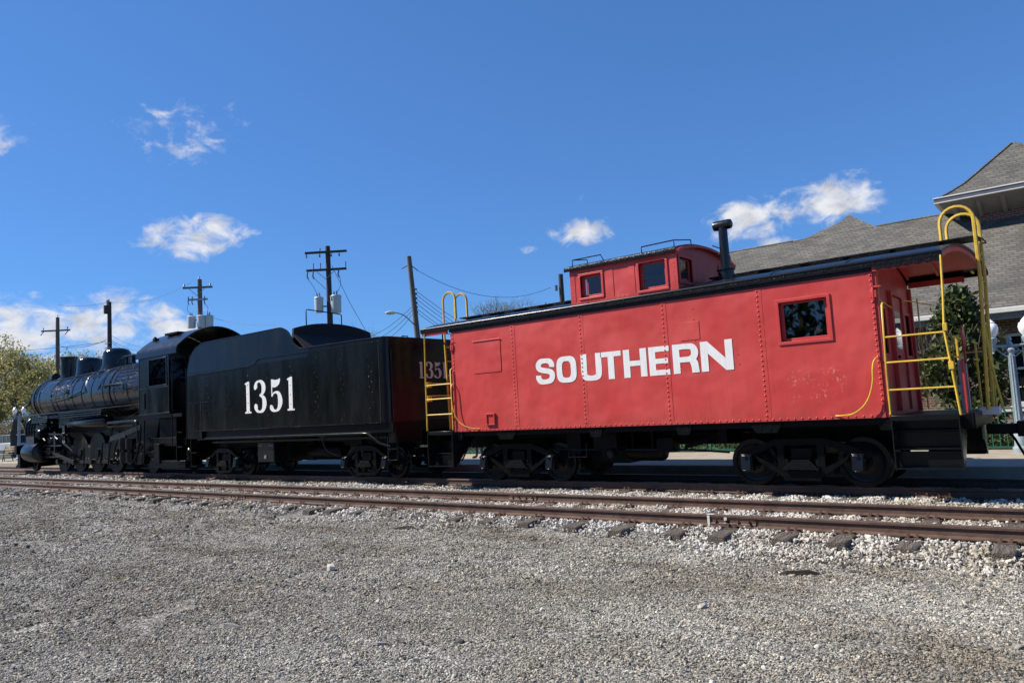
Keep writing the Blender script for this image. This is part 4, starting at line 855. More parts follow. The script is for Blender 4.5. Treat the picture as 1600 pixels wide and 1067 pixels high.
tbx = MB().box(-20.15,-19.32,12.98,13.45,.46,1.03); tbx.box(-20.18,-19.29,12.96,13.47,1.03,1.05); T = tbx.build('tool_box', 'black_paint', ten, bevel=.01)
MB().box(-20.1,-19.92,12.965,12.98,.93,.96).box(-19.55,-19.37,12.965,12.98,.93,.96).box(-19.78,-19.68,12.95,12.98,.56,.66).build('hasp', 'steel_light', T)
for x in (-20.1,-19.37): MB().cyl((x,13.0,1.05),(x,13.1,1.22),.02,n=6).build('hanger', 'black_gloss', T)
MB().tube([(-14.2,12.86,1.1),(-14.2,12.86,.52),(-13.86,12.86,.52),(-13.86,12.86,1.1)], .014).tube([(-14.2,12.86,.8),(-13.86,12.86,.8)], .014).build('stirrup_step', 'black_gloss', ten, smooth=60)
t = MB().lathe((-17.9,13.9,.72), [(.02,-.8),(.22,-.78),(.27,-.7),(.27,.7),(.22,.78),(.02,.8)], 'x', 18); t.build('air_reservoir', 'black_iron', ten, smooth=40)
vl = MB()
for i in range(4): vl.cyl((-16.9+.06*i,12.84,1.10+.04*(i % 2)),(-16.9+.06*i,12.80,1.28-.03*i),.02,n=6)
vl.tube([(-16.85,12.86,1.2),(-16.85,12.9,.9),(-16.7,13.0,.7),(-16.4,13.1,.62)], .018, smooth=1).tube([(-16.4,12.9,1.33),(-15.6,12.85,1.36)], .012); vl.build('valve_gear', 'black_gloss', ten, smooth=50)
truck(ten, -22.33, 1.62, .42, 1.12, 'tender'); truck(ten, -15.40, 1.62, .42, 1.12, 'tender')
cl = MB().box(-23.95,-23.6,12.9,13.3,.3,.34).box(-23.95,-23.92,12.9,13.3,.34,1.2).box(-23.95,-23.6,12.9,13.3,.75,.78); cl.build('front_step', 'black_iron', ten)
coupler(ten, -14.0, 1)

# ------------------------------------------------------------ locomotive
loc = thing('steam_locomotive', 'black steam locomotive with rounded domes and short stack, at the left of the train', 'locomotive', (-32, YC, 0))
BZ = 3.25
def brl(x):                                        # radius of the lagged boiler along its length
    return .97 if x < -36.6 else .97+.13*min(1, (x+36.6)/5.0) if x < -31.6 else 1.10
pf = [(.05,-39.18),(.80,-39.16),(.95,-39.10),(.97,-39.02)] + [(brl(x), x) for x in (-38.0,-37.0,-36.6,-35.5,-34.5,-33.5,-32.5,-31.6,-30,-28.6,-27.2)]
B = MB().lathe((0,YC,BZ), pf, 'x', 48).build('boiler', 'boiler_black', loc, smooth=40)
bd = MB()
for x in (-38.55,-38.2,-36.75,-36.25,-35.3,-34.4,-33.4,-32.4,-31.3,-30.3,-29.2,-28.1,-27.5): rr = brl(x); bd.lathe((x,YC,BZ), [(rr+.001,-.035),(rr+.014,-.03),(rr+.014,.03),(rr+.001,.035)], 'x', 48)
for x in (-38.85,-30.75,-27.62): rr = brl(x); bd.lathe((x,YC,BZ), [(rr+.001,-.10),(rr+.03,-.09),(rr+.03,.09),(rr+.001,.10)], 'x', 48)
bd.build('boiler_band', 'black_gloss', B, smooth=40)
rv = MB(); r = random.Random(5)
def on_boiler(x, a, e=0): rr = brl(x)+e; return (x, YC-rr*math.sin(a), BZ+rr*math.cos(a))
for x in (-38.62,-38.08,-37.4,-36.65,-36.15,-30.9,-30.6):
    for i in range(40): a = .1+i*.05; rv.dome(on_boiler(x, a), .017, (0,-math.sin(a),math.cos(a)))
for k in range(300):                               # stay bolts and fittings of the firebox flank
    x = r.uniform(-30.2,-27.8); a = r.uniform(.55,1.75); rv.dome(on_boiler(x, a), r.uniform(.016,.03), (0,-math.sin(a),math.cos(a)))
for k in range(200):
    x = r.uniform(-36.9,-34.6); a = r.uniform(1.05,1.8); rv.dome(on_boiler(x, a), r.uniform(.016,.034), (0,-math.sin(a),math.cos(a)))
rv.build('stay_bolts', 'black_gloss', B, smooth=60, kind='stuff')
pp = MB()
for k in range(8):                                 # lagging seams and thin pipes along the firebox
    a = .5+.15*k; pp.tube([on_boiler(-30.1+r.uniform(-.2,.2), a, .012), on_boiler(-28.9, a+r.uniform(-.02,.02), .02), on_boiler(-27.75, a, .012)], .016, n=5)
for k in range(6):
    a0 = r.uniform(.25,.6); x = -36.8+r.uniform(0,6); pp.tube([on_boiler(x, a0, .03), on_boiler(x+r.uniform(-.3,.5), a0+.5, .03), on_boiler(x+r.uniform(-.2,.6), 1.5, .04)], .018, n=5, smooth=2)
for k in range(9):
    x = -36.6+.55*k; pp.tube([on_boiler(x, .05, .03), on_boiler(x+.25, .5, .03), on_boiler(x+.12, 1.0, .02)], .014, n=5, smooth=1)
pp.tube([on_boiler(-37.6,.75,.10), on_boiler(-34,.74,.10), on_boiler(-30.5,.72,.10), on_boiler(-27.6,.7,.10)], .022, n=6)
pp.tube([on_boiler(-38.2,1.75,.08), on_boiler(-35,1.72,.10), on_boiler(-33.2,1.5,.10)], .03, n=6, smooth=1)
pp.tube([on_boiler(-31.2,1.40,.08), on_boiler(-29.4,1.40,.10), on_boiler(-29.2,1.6,.10)], .035, n=6)
pp.build('boiler_pipe', 'black_gloss', loc, smooth=60)
MB().lathe((-37.35,YC,0), [(.40,4.05),(.34,4.22),(.335,4.40),(.345,5.06),(.385,5.10),(.385,5.17),(.30,5.17),(.28,4.9)], 'z', 28).build('smoke_stack', 'black_paint', loc, smooth=40)
MB().lathe((-35.15,YC,0), [(.62,4.0),(.54,4.24),(.52,4.35),(.51,4.74),(.47,4.86),(.38,4.93),(.12,4.97),(.02,4.97)], 'z', 28).build('sand_dome', 'boiler_black', loc, smooth=50)
MB().lathe((-32.45,YC,0), [(.70,4.15),(.60,4.34),(.57,4.45),(.56,4.80),(.53,4.94),(.45,5.05),(.30,5.11),(.02,5.13)], 'z', 28).build('steam_dome', 'boiler_black', loc, smooth=50)
sv = MB().cyl((-31.0,YC-.25,4.3),(-31.0,YC-.25,4.66),.07,n=10).cyl((-30.75,YC-.1,4.3),(-30.75,YC-.1,4.72),.08,n=10).cyl((-30.5,YC+.15,4.3),(-30.5,YC+.15,4.62),.09,n=10).cyl((-29.6,YC,4.3),(-29.6,YC,4.6),.14,n=12).cyl((-28.4,YC-.3,4.3),(-28.4,YC-.3,4.75),.06,n=10)
sv.tube([(-31.3,YC-.5,4.35),(-30.9,YC-.5,4.6),(-30.2,YC-.4,4.62),(-28.6,YC-.4,4.6)], .03, smooth=1); sv.build('safety_valve', 'black_gloss', loc, smooth=40)
MB().tube([(-33.9,YC-.55,4.15),(-33.55,YC-.62,4.55)], .03).cyl((-33.75,YC,4.3),(-33.75,YC,4.78),.12,n=14).build('bell', 'black_gloss', loc, smooth=40)
MB().lathe((-38.9,YC,4.3), [(.02,-.2),(.2,-.18),(.22,.1),(.1,.2),(.02,.21)], 'x', 16).build('headlight', 'black_gloss', loc, smooth=40)
# running boards, steps of boards, air tank and slatted lagging below
rb = MB()
for sg in (-1, 1):
    y = YC+sg*1.15; a, b = sorted((y-.02, YC+sg*1.48)); rb.box(-38.6,-27.4,a,b,2.52,2.565)
rb.build('running_board', 'black_gloss', loc, bevel=.006)
sl = MB()
for k in range(4): sl.box(-37.6+.02*k,-35.8,12.84-.01*k,12.9,2.40-.075*k,2.445-.075*k)
for k in range(3): sl.box(-34.6+.03*k,-30.5,12.82-.012*k,12.88,2.46-.085*k,2.505-.085*k)
sl.build('cooling_pipe', 'black_gloss', loc, bevel=.008)
MB().lathe((-32.4,13.2,2.05), [(.02,-1.75),(.18,-1.72),(.24,-1.6),(.24,1.6),(.18,1.72),(.02,1.75)], 'x', 20).build('air_tank', 'black_gloss', loc, smooth=40)
sb = MB().box(-39.0,-37.0,YC-.6,YC+.6,1.5,2.5).prism([(-38.9,1.5),(-37.1,1.5),(-37.3,2.35),(-38.7,2.35)], 'y', YC-1.0, YC+1.0); sb.build('saddle', 'black_iron', loc)
fr = MB()
for sg in (-1, 1): fr.box(-39.8,-26.5,YC+sg*.55-.06,YC+sg*.55+.06,1.0,1.45)
fr.box(-37,-26.6,YC-.35,YC+.35,.95,2.5)
fr.box(-40.0,-39.75,YC-1.35,YC+1.35,.78,1.2).box(-39.9,-39.6,YC-1.25,YC-.6,.18,.8).box(-39.9,-39.6,YC+.6,YC+1.25,.18,.8).box(-39.75,-39.0,YC-1.2,YC+1.2,1.18,1.26); fr.build('frame', 'black_iron', loc)
MB().prism([(-40.0,.8),(-40.0,.55),(-40.6,.2),(-40.55,.14),(-39.9,.14),(-39.9,.8)], 'y', YC-1.1, YC+1.1).build('pilot', 'black_iron', loc)
# cylinders, valve chests, rods
for sg in (-1, 1):
    y = YC+sg*1.12
    c = MB().lathe((-37.95,y,.88), [(.05,-.72),(.36,-.70),(.44,-.66),(.46,-.55),(.46,.55),(.44,.66),(.36,.70),(.05,.72)], 'x', 28)
    Cy = c.build('cylinder', 'black_gloss', loc, smooth=40)
    v = MB().lathe((-37.95,y-sg*.05,1.66), [(.04,-.78),(.22,-.76),(.26,-.7),(.30,-.6),(.30,.6),(.26,.7),(.22,.76),(.04,.78)], 'x', 22); v.box(-38.4,-37.5,y-.28,y+.28,1.1,1.6); v.build('valve_chest', 'black_gloss', Cy, smooth=40)
    p = MB()
    for k in range(4): x = -38.5+.32*k; p.tube([(x,y,2.42),(x,y+sg*.22,2.2),(x,y+sg*.26,1.9),(x,y+sg*.24,1.6)], .05, n=7, smooth=2)
    p.build('steam_pipe', 'black_gloss', Cy, smooth=60)
DRV = (-35.75,-34.10,-32.42,-30.74); DR = .80
def spoked(parent, x, y, r, sg, name='driving_wheel', ns=14, cw=True):
    m = MB().lathe((x,y,r+.001), [(r*.84,-.06),(r,-.065),(r+.0,.05*1),(r+.025,.06),(r+.02,.07),(r*.84,.06)], 'y', 40); m.lathe((x,y,r), [(.05,-.11),(.17,-.10),(.17,.08),(.05,.09)], 'y', 16)
    for k in range(ns):
        a = 2*math.pi*k/ns; m.cyl((x+.13*math.cos(a),y,r+.13*math.sin(a)), (x+r*.86*math.cos(a),y,r+r*.86*math.sin(a)), .038, .03, n=6, caps=False)
    if cw:
        q = [(x+r*.84*math.cos(t), r+r*.84*math.sin(t)) for t in [math.radians(d) for d in range(58, 123, 8)]]; m.prism(q, 'y', y-.05, y+.04)
    return m.build(name, 'black_iron', parent, smooth=40)
for sg in (-1, 1):
    y = YC+sg*.7525
    for x in DRV: spoked(loc, x, y, DR, sg)
    yo = YC+sg*.98; a, b = sorted((yo-.03, yo+.03))
    MB().box(DRV[0]-.12,DRV[3]+.12,a,b,.36,.50).build('side_rod', 'steel_light' if 0 else 'black_gloss', loc, bevel=.01)
    pn = MB()
    for x in DRV: pn.cyl((x,yo-.14,.43),(x,yo+.14,.43),.12,n=14)
    pn.build('crank_pin', 'black_gloss', loc, smooth=40)
    yr = YC+sg*1.10; a, b = sorted((yr-.03, yr+.03)); MB().prism([(-36.5,.96),(-36.5,.82),(DRV[1],.34),(DRV[1]+.12,.34),(DRV[1]+.12,.50),(DRV[1],.52)], 'y', a, b).build('main_rod', 'black_gloss', loc, bevel=.008)
    ch = MB().box(-36.75,-36.3,yr-.08,yr+.08,.76,1.06).box(-37.2,-35.2,yr-.05,yr+.05,1.10,1.17).box(-37.2,-35.2,yr-.05,yr+.05,.62,.69).cyl((-37.3,yr,.88),(-36.6,yr,.88),.05,n=10); ch.build('crosshead', 'black_gloss', loc, bevel=.01)
    ve = MB().prism([(-36.1,1.75),(-35.9,1.75),(-35.95,.75),(-36.05,.75)], 'y', yr-.02, yr+.02).prism([(-36.6,1.70),(-34.6,1.62),(-34.6,1.55),(-36.6,1.62)], 'y', yr-.03, yr+.03).prism([(-35.1,2.0),(-34.85,2.0),(-34.8,1.2),(-35.05,1.2)], 'y', yr-.05, yr+.05).cyl((-35.0,yr-.1,1.6),(-35.0,yr+.1,1.6),.08,n=10).prism([(-35.0,1.24),(-34.95,1.32),(DRV[1]+.2,.95),(DRV[1]+.2,.86)], 'y', yr-.1, yr-.06)
    ve.box(-36.0,-34.3,YC+sg*.9-.04,YC+sg*.9+.04,1.9,2.3); ve.build('valve_gear', 'black_gloss', loc, smooth=40)
    spoked(loc, -38.75 if 0 else -39.05, y, .40, sg, 'pilot_wheel', 10, False); spoked(loc, -27.75, y, .54, sg, 'trailing_wheel', 10, False)
for x in DRV+(-39.05,-27.75): MB().cyl((x,YC-.75,DR if x in DRV else .4 if x < -39 else .54),(x,YC+.75,DR if x in DRV else .4 if x < -39 else .54),.1,n=12).build('axle', 'black_iron', loc)
bs = MB()
for x in (-34.93,-33.26,-31.58,-29.75):
    for sg in (-1,1): bs.box(x-.05,x+.05,YC+sg*.7525-.06,YC+sg*.7525+.06,.45,1.15); bs.tube([(x-.02,YC+sg*1.0,.2),(x,YC+sg*1.0,1.0)], .03)
bs.build('brake_shoe', 'black_gloss', loc)
# air compressor and sand pipes on the near flank ahead of the cab
ac = MB()
for k, x in enumerate((-28.9,-28.4)): ac.lathe((x,12.98,0), [(.05,.42),(.17,.44),(.17,.82),(.10,.84),(.10,.92),(.18,.94),(.18,1.32),(.06,1.36)], 'z', 16)
for k in range(6): ac.lathe((-28.9,12.98,0), [(.175,.98+.05*k),(.195,.985+.05*k),(.195,1.0+.05*k),(.175,1.005+.05*k)], 'z', 16)
ac.build('air_compressor', 'black_gloss', loc, smooth=40)
pi = MB().tube([(-30.2,12.95,1.95),(-28.0,12.92,1.98),(-27.7,12.92,1.9),(-27.65,12.92,1.2)], .06, n=8, smooth=2).tube([(-29.6,12.9,.55),(-29.5,12.9,1.1),(-29.2,12.9,1.35),(-28.6,12.9,1.42)], .04, n=8, smooth=2)
pi.tube([(-30.3,12.95,1.8),(-28.1,12.95,1.8)], .03).tube([(-30.1,12.9,.35),(-29.95,12.9,1.0),(-29.95,13.0,1.8)], .03, smooth=1).tube([(-27.9,12.86,.5),(-27.5,12.86,.9),(-27.35,12.86,1.7)], .045, smooth=2).tube([(-27.1,12.84,.4),(-27.05,12.84,1.0),(-27.05,12.84,1.95)], .03).tube([(-30.8,13.0,1.2),(-30.72,12.9,.6),(-30.9,12.9,.2)], .028, smooth=1)
for k in range(22):
    x = r.uniform(-30.2,-26.7); z = r.uniform(.35,1.2); L = r.uniform(.1,.35); d = (r.uniform(-1,1)*L, 0, r.uniform(-1,1)*L); yy = 12.9+r.uniform(0,.25); pi.tube([(x,yy,z),(x+d[0],yy,z+d[2])], r.uniform(.02,.045), n=6)
for k in range(16):
    x = r.uniform(-37.2,-35.3); z = r.uniform(.9,2.2); L = r.uniform(.1,.35); yy = 12.95+r.uniform(0,.3); pi.tube([(x,yy,z),(x+r.uniform(-1,1)*L,yy,z+r.uniform(-1,1)*L)], r.uniform(.02,.04), n=6)
pi.build('air_pipe', 'black_gloss', loc, smooth=50, kind='stuff')
MB().prism([(-29.9,1.42),(-29.9,1.22),(-27.45,1.62),(-27.45,1.80)], 'y', 12.88, 12.93).build('reach_rod', 'black_paint', loc, bevel=.006)
MB().tube([(-30.6,12.93,1.6),(-27.45,12.86,2.3)], .012).build('stay_rod', 'black_gloss', loc)
tt = MB().prism([(-29.0,.75),(-26.6,.85),(-26.6,.65),(-29.0,.55)], 'y', 13.15, 13.25).box(-27.95,-27.55,13.0,13.3,.36,.76).box(-27.2,-24.6,YC-1.2,YC+1.2,1.0,1.3).box(-27.0,-24.5,13.0,13.35,.25,.5).box(-26.6,-26.2,12.95,13.3,.4,1.1); tt.box(-26.95,-24.7,YC-.95,YC+.95,.45,1.98); tt.build('trailing_truck', 'black_iron', loc, bevel=.01)
# ash pan, cab
MB().prism([(-30.4,2.2),(-27.3,2.2),(-27.8,.7),(-29.6,.7)], 'y', YC-.75, YC+.75).build('ash_pan', 'black_iron', loc)
KX0, KX1, KY0, KZ0, KZ1 = -27.34, -25.14, 12.80, 2.13, 4.20; KY1 = 2*YC-KY0
hw = [(-26.55,-25.32,3.16,4.07)]
for y_ in (KY0, KY1-.03): MB().wall('y', y_, y_+.03, (KX0, KX1), (KZ0, KZ1), hw).build('cab_side', 'tank_black', loc, smooth=0)
sc = [(KY0+.03,2.2),(KY0+.03,4.2)] + [(YC-1.46+2.92*i/12, 4.4+.72*(1-abs(-1+2*i/12)**2.1)) for i in range(13)] + [(KY1-.03,4.2),(KY1-.03,2.2)]
MB().prism(sc, 'x', KX0, KX0+.03).build('cab_front', 'black_paint', loc)
def kroof(x0, x1, dz): 
    P = [(KY0-.05,4.18),(KY0-.05,4.30),(KY0-.0,4.46)] + [(YC+(-1+2*i/14)*1.44, 4.50+dz+.66*(1-abs(-1+2*i/14)**2.0)) for i in range(1,14)] + [(KY1,4.46),(KY1+.05,4.30),(KY1+.05,4.18)]
    return MB().strip(P, 'x', x0, x1, .04)
KR = kroof(KX0-.12, -24.55, .02).build('cab_roof', 'black_gloss', loc, smooth=50)
kb = MB().box(-26.6,-25.7,YC-.9,YC-.3,5.0,5.08).box(-27.2,-27.0,13.25,13.4,4.75,4.95).cyl((-27.3,13.4,4.75),(-27.1,13.3,4.98),.06,n=10); kb.build('roof_hatch', 'black_iron', KR, bevel=.01)
kt = MB().box(KX0,KX1,KY0-.012,KY0,2.13,2.18).box(KX0,KX1,KY0-.008,KY0,3.06,3.09).box(KX1-.04,KX1,KY0-.01,KY0,2.2,4.18).box(KX0,KX0+.04,KY0-.01,KY0,2.2,4.18)
for a, b, c, d in ((-26.60,-26.55,3.11,4.12),(-25.32,-25.27,3.11,4.12),(-26.55,-25.32,4.07,4.12),(-26.55,-25.32,3.11,3.16)): kt.box(a,b,KY0-.02,KY0,c,d)
kt.build('cab_trim', 'black_paint', loc, bevel=.004)
rv = MB()
for i in range(30): rv.dome((KX0+.03+i*.073, KY0-.008, 3.075), .008, dn)
for i in range(26): rv.dome((KX0+.02, KY0-.01, 2.24+i*.076), .009, dn); rv.dome((KX1-.02, KY0-.01, 2.24+i*.076), .009, dn)
rv.build('rivets', 'black_gloss', loc, smooth=60, kind='stuff')
MB().box(-26.9,-26.87,KY0-.03,KY0-.0,2.35,2.9).build('number_board', 'black_gloss', loc, bevel=.004)
MB().box(-27.2,-24.4,YC-1.45,YC+1.45,2.0,2.12).build('cab_floor', 'black_iron', loc)
bh = MB().lathe((-27.25,YC,3.2), [(1.05,0),(1.05,.15),(.4,.25),(.1,.26)], 'x', 24)
for k_ in range(30): 
    yy = r.uniform(13.2,15.4); zz = r.uniform(2.7,4.3); bh.cyl((-27.1,yy,zz),(-26.75+r.uniform(0,.3),yy+r.uniform(-.15,.15),zz+r.uniform(-.1,.1)),r.uniform(.02,.05),n=6)
for k_ in range(10): yy = r.uniform(13.0,15.5); bh.tube([(-26.9,yy,2.6),(-26.8,yy+r.uniform(-.3,.3),3.5),(-26.9,yy+r.uniform(-.3,.3),4.3)], .02, smooth=1)
bh.build('backhead', 'black_gloss', loc, smooth=40)
MB().cyl((-25.08,12.86,1.0),(-25.06,12.86,4.0),.022,n=8).build('hand_rail', 'black_gloss', loc, smooth=60)
MB().box(-25.0,-24.6,12.95,13.3,.45,.49).box(-25.0,-24.97,12.95,13.3,.5,2.0).box(-25.0,-24.6,12.95,13.3,.95,.99).box(-25.0,-24.6,12.95,13.3,1.45,1.49).build('cab_step', 'black_iron', loc)
MB().cyl((-24.95,YC,.9),(-23.8,YC,.9),.09,n=8).build('draw_bar', 'black_iron', loc)
MB().tube([(-24.9,13.2,1.2),(-24.5,13.15,.8),(-24.2,13.1,.85),(-23.9,13.15,1.15)], .05, smooth=2).build('feed_hose', 'black_gloss', loc)

# ------------------------------------------------------------ depot behind the train
dep = thing('depot_building', 'brick railroad depot with grey shingle roof and square tower, behind the caboose', 'building', (-4, 31, 0))
EY, EZ, RY, RZ = 25.0, 3.72, 31.0, 7.86; GX0, GX1 = -17.0, 14.0; HX = -12.6
wb = MB().wall('y', EY+.75, EY+1.0, (GX0+.8, GX1), (-.3, 3.95), [(-1.9,-.4,.95,3.0),(-6.4,-4.9,.95,3.0),(1.2,2.6,.95,3.0),(-11,-9.5,.95,3.0)])
wb.box(GX0+.8,GX0+1.0,EY+1.0,2*RY-EY-1,-.3,3.95).box(GX0+.8,GX1,2*RY-EY-1,2*RY-EY-.8,-.3,3.95); wb.build('wall', 'brick', dep, smooth=0)
MB().box(GX0+.75,GX1,EY+.70,EY+.748,.75,.87).build('stone_band', 'trim_white', dep, bevel=.01)
MB().box(GX0+.75,GX1,EY+.72,EY+.748,-.25,.5).build('plinth', 'soffit', dep)
for a0, a1, z0, z1 in ((-1.9,-.4,.95,3.0),(-6.4,-4.9,.95,3.0),(1.2,2.6,.95,3.0),(-11,-9.5,.95,3.0)):
    f = MB().box(a0,a0+.07,EY+.82,EY+.90,z0,z1).box(a1-.07,a1,EY+.82,EY+.90,z0,z1).box(a0+.07,a1-.07,EY+.82,EY+.90,z1-.08,z1).box(a0+.07,a1-.07,EY+.82,EY+.90,z0,z0+.08).box(a0+.07,a1-.07,EY+.80,EY+.90,1.95,2.02)
    for k in (1,2,3): x = a0+(a1-a0)*k/4; f.box(x-.012,x+.012,EY+.83,EY+.88,z0+.08,1.95).box(x-.012,x+.012,EY+.83,EY+.88,2.02,z1-.08)
    for zz in (1.45,2.5): f.box(a0+.07,a1-.07,EY+.845,EY+.875,zz-.012,zz+.012)
    F = f.build('window', 'trim_white', dep, smooth=0); MB().box(a0+.06,a1-.06,EY+.885,EY+.892,z0+.06,z1-.06).build('pane', 'car_glass', F); MB().box(a0-.06,a1+.06,EY+.70,EY+.82,z0-.09,z0).build('sill', 'trim_white', F)
# main hipped roof (a closed solid), with the raised gablet at its ridge
def poly(vs, fs): m = MB(); m.add(vs, fs); return m
R_ = poly([(GX0,EY,EZ),(GX1,EY,EZ),(GX1,2*RY-EY,EZ),(GX0,2*RY-EY,EZ),(HX,RY,RZ),(GX1,RY,RZ)], [(0,1,5,4),(1,2,5),(2,3,4,5),(3,0,4),(3,2,1,0)]).build('roof', 'shingle', dep, smooth=0)
def ry(z): return EY+(z-EZ)*(RY-EY)/(RZ-EZ)
G = [(-9.3,RY,RZ),(-8.75,31.03,7.885),(-8.23,31.15,7.96),(-7.79,31.50,8.21),(-7.50,31.9,8.49),(-7.26,32.3,8.80),(-6.05,RY,RZ)]; g = MB()   # the front slope sweeps up past the ridge into a small peak
g.add(G, [tuple(range(7))]); g.add([G[5],G[6],(-5.6,32.6,7.6),(-5.9,33.6,6.9)], [(0,1,2,3)]); g.add([G[0],G[1],G[2],G[3],G[4],G[5],(-5.9,33.6,6.9),(-9.6,33.2,6.9)], [tuple(range(8))])
g.v = [(x,y,z+.008) for x,y,z in g.v]; g.build('ridge_gablet', 'shingle', R_, smooth=0)
for x0_, x1_ in ((-9.2,-12.5),(-6.0,-2.9)): MB().cyl((x0_,RY,RZ),(x1_,RY,RZ),.05,n=8).build('ridge_cap', 'shingle', R_)
MB().box(GX0-.06,GX1,EY-.10,EY-.003,EZ-.16,EZ-.01).build('gutter', 'trim_white', dep, bevel=.02)
MB().box(GX0,GX1,EY+.0,EY+.75,EZ-.24,EZ-.17).box(GX0,GX1,EY+.02,EY+.06,EZ-.34,EZ-.243).build('soffit', 'soffit', dep)
vp = MB().lathe((-9.1,27.6,0), [(.28,5.35),(.12,5.62),(.10,5.64)], 'z', 12).build('vent_flashing', 'trim_white', R_, smooth=0); MB().cyl((-9.1,27.6,5.62),(-9.1,27.6,6.0),.07,n=10).build('vent_pipe', 'gutter', R_)
# tower
TXc, TYc, tw, tz, taz = -1.4, 31.2, 2.23, 8.02, 9.97
MB().box(TXc-tw+.98,TXc+tw-.98,TYc-tw+.98,TYc+tw-.98,5.5,tz-.45).build('tower_wall', 'brick', dep, smooth=0)
def sq(w, z): return [(TXc-w,TYc-w,z),(TXc+w,TYc-w,z),(TXc+w,TYc+w,z),(TXc-w,TYc+w,z)]
t = MB(); rings = [sq(tw,tz),sq(tw-.32,tz+.20),sq(tw-.75,tz+.52),sq(.06,taz)]
for a, b in zip(rings, rings[1:]):
    for i in range(4): t.add([a[i],a[(i+1) % 4],b[(i+1) % 4],b[i]], [(0,1,2,3)])
t.add(rings[0], [(3,2,1,0)]); t.add(rings[-1], [(0,1,2,3)])
TR = t.build('tower_roof', 'shingle', dep, smooth=0)
h = MB()
for i in range(4): h.tube([rings[0][i], rings[1][i], rings[2][i], rings[3][i]], .045, n=6)
h.build('hip_cap', 'shingle', TR)
def sqring(w0, w1, z0, z1):
    m = MB()
    m.box(TXc-w1,TXc+w1,TYc-w1,TYc-w0,z0,z1).box(TXc-w1,TXc+w1,TYc+w0,TYc+w1,z0,z1).box(TXc-w1,TXc-w0,TYc-w0,TYc+w0,z0,z1).box(TXc+w0,TXc+w1,TYc-w0,TYc+w0,z0,z1); return m
sqring(tw-.02,tw+.10,tz-.14,tz+.01).build('tower_gutter', 'gutter', dep, bevel=.01)
a = sqring(tw+.10,tw+.125,tz-.01,tz+.03); b = sqring(tw-.02,tw+.11,tz-.175,tz-.143); a.v += b.v; a.f += [tuple(i+len(a.v)-len(b.v) for i in f) for f in b.f]; a.build('tower_gutter_trim', 'trim_white', dep)
s = MB()
for i in range(4):
    p, q = sq(tw-.03, tz-.18), sq(tw-.98, tz-.60); s.add([p[i],p[(i+1) % 4],q[(i+1) % 4],q[i]], [(0,1,2,3)])
s.build('tower_soffit', 'soffit', dep, smooth=0)
for k in range(6):
    x = TXc-tw+.45+k*.70; y = TYc-tw; MB().prism([(y+.16,tz-.20),(y+.30,tz-.20),(y+.90,tz-.58),(y+.90,tz-.68),(y+.34,tz-.42),(y+.16,tz-.30)], 'x', x-.06, x+.06).build('bracket', 'soffit', dep, smooth=0)

# ------------------------------------------------------------ fence along the far pavement, hedge behind it
FY = 20.3
fen = thing('metal_fence', 'green metal picket fence along the pavement behind the train', 'fence', (-14, FY, .05))
for z in (.12,.62,1.0): MB().box(-36,6,FY-.02,FY+.02,z,z+.04).build('fence_rail', 'fence_green', fen)
pm = MB().box(-14-.009,-14+.009,FY-.009,FY+.009,.05+.10,.05+.98).build('picket', 'fence_green', fen, smooth=0)
k = 0
for i in range(290):
    x = -35.95+.144*i
    if i == 0: pm.location = (x+14, 0, 0)
    else: child('picket', pm.data, fen, (x+14, 0, 0))
po = MB().box(-14-.03,-14+.03,FY-.03,FY+.03,.05,1.1).build('fence_post', 'fence_green', fen, smooth=0); po.location = (-22,0,0)
for i in range(1, 18): child('fence_post', po.data, fen, (-22+2.47*i, 0, 0))
def leaf_cloud(m, pts, size, rng, flat=.0):
    n = len(pts); a = rng.normal(size=(n,3)); a /= np.linalg.norm(a, axis=1)[:,None]+1e-9
    if flat: a[:,2] *= (1-flat); a /= np.linalg.norm(a, axis=1)[:,None]
    b = rng.normal(size=(n,3)); b -= a*(a*b).sum(1)[:,None]; b /= np.linalg.norm(b, axis=1)[:,None]
    s = size*rng.uniform(.6,1.35,n)[:,None]
    q = np.stack([pts-a*s, pts+b*s*.45, pts+a*s, pts-b*s*.45], 1).reshape(-1,3)
    base = len(m.v); m.v += [tuple(p) for p in q.tolist()]; m.f += [(base+4*i, base+4*i+1, base+4*i+2, base+4*i+3) for i in range(n)]
def hedge(name, x0, x1, y0, y1, h, n, label, seed, ls=.05, lm='leaf_hedge'):
    rng = np.random.default_rng(seed); H = thing(name, label, 'hedge', ((x0+x1)/2, (y0+y1)/2, 0)); x = rng.uniform(x0, x1, n); y = rng.uniform(y0, y1, n)
    z = (h*(.85+.2*np.sin(x*1.7)+.1*np.sin(x*4.1)))*rng.random(n)**.6+.03; m = MB(); leaf_cloud(m, np.column_stack([x, y, z]), ls, rng); m.build('foliage', lm, H, smooth=0)
    s = MB(); 
    for i in range(int((x1-x0)/.5)): s.tube([(x0+.25+.5*i,(y0+y1)/2,0),(x0+.25+.5*i+rng.normal()*.06,(y0+y1)/2+rng.normal()*.06,h*.7)], .012, n=5)
    s.build('stems', 'twig', H)
hedge('clipped_hedge', -24, -15.5, 20.6, 21.5, .8, 9000, 'low yellow-green hedge behind the fence, seen between the tender wheels', 1)
hedge('clipped_hedge', -15, -1.2, 20.6, 21.4, .55, 12000, 'low green hedge behind the fence, seen below the caboose', 2)
hedge('clipped_hedge', -1.0, 5, 20.6, 21.4, .75, 6000, 'green hedge behind the fence at the right edge, beyond the coupler', 3)

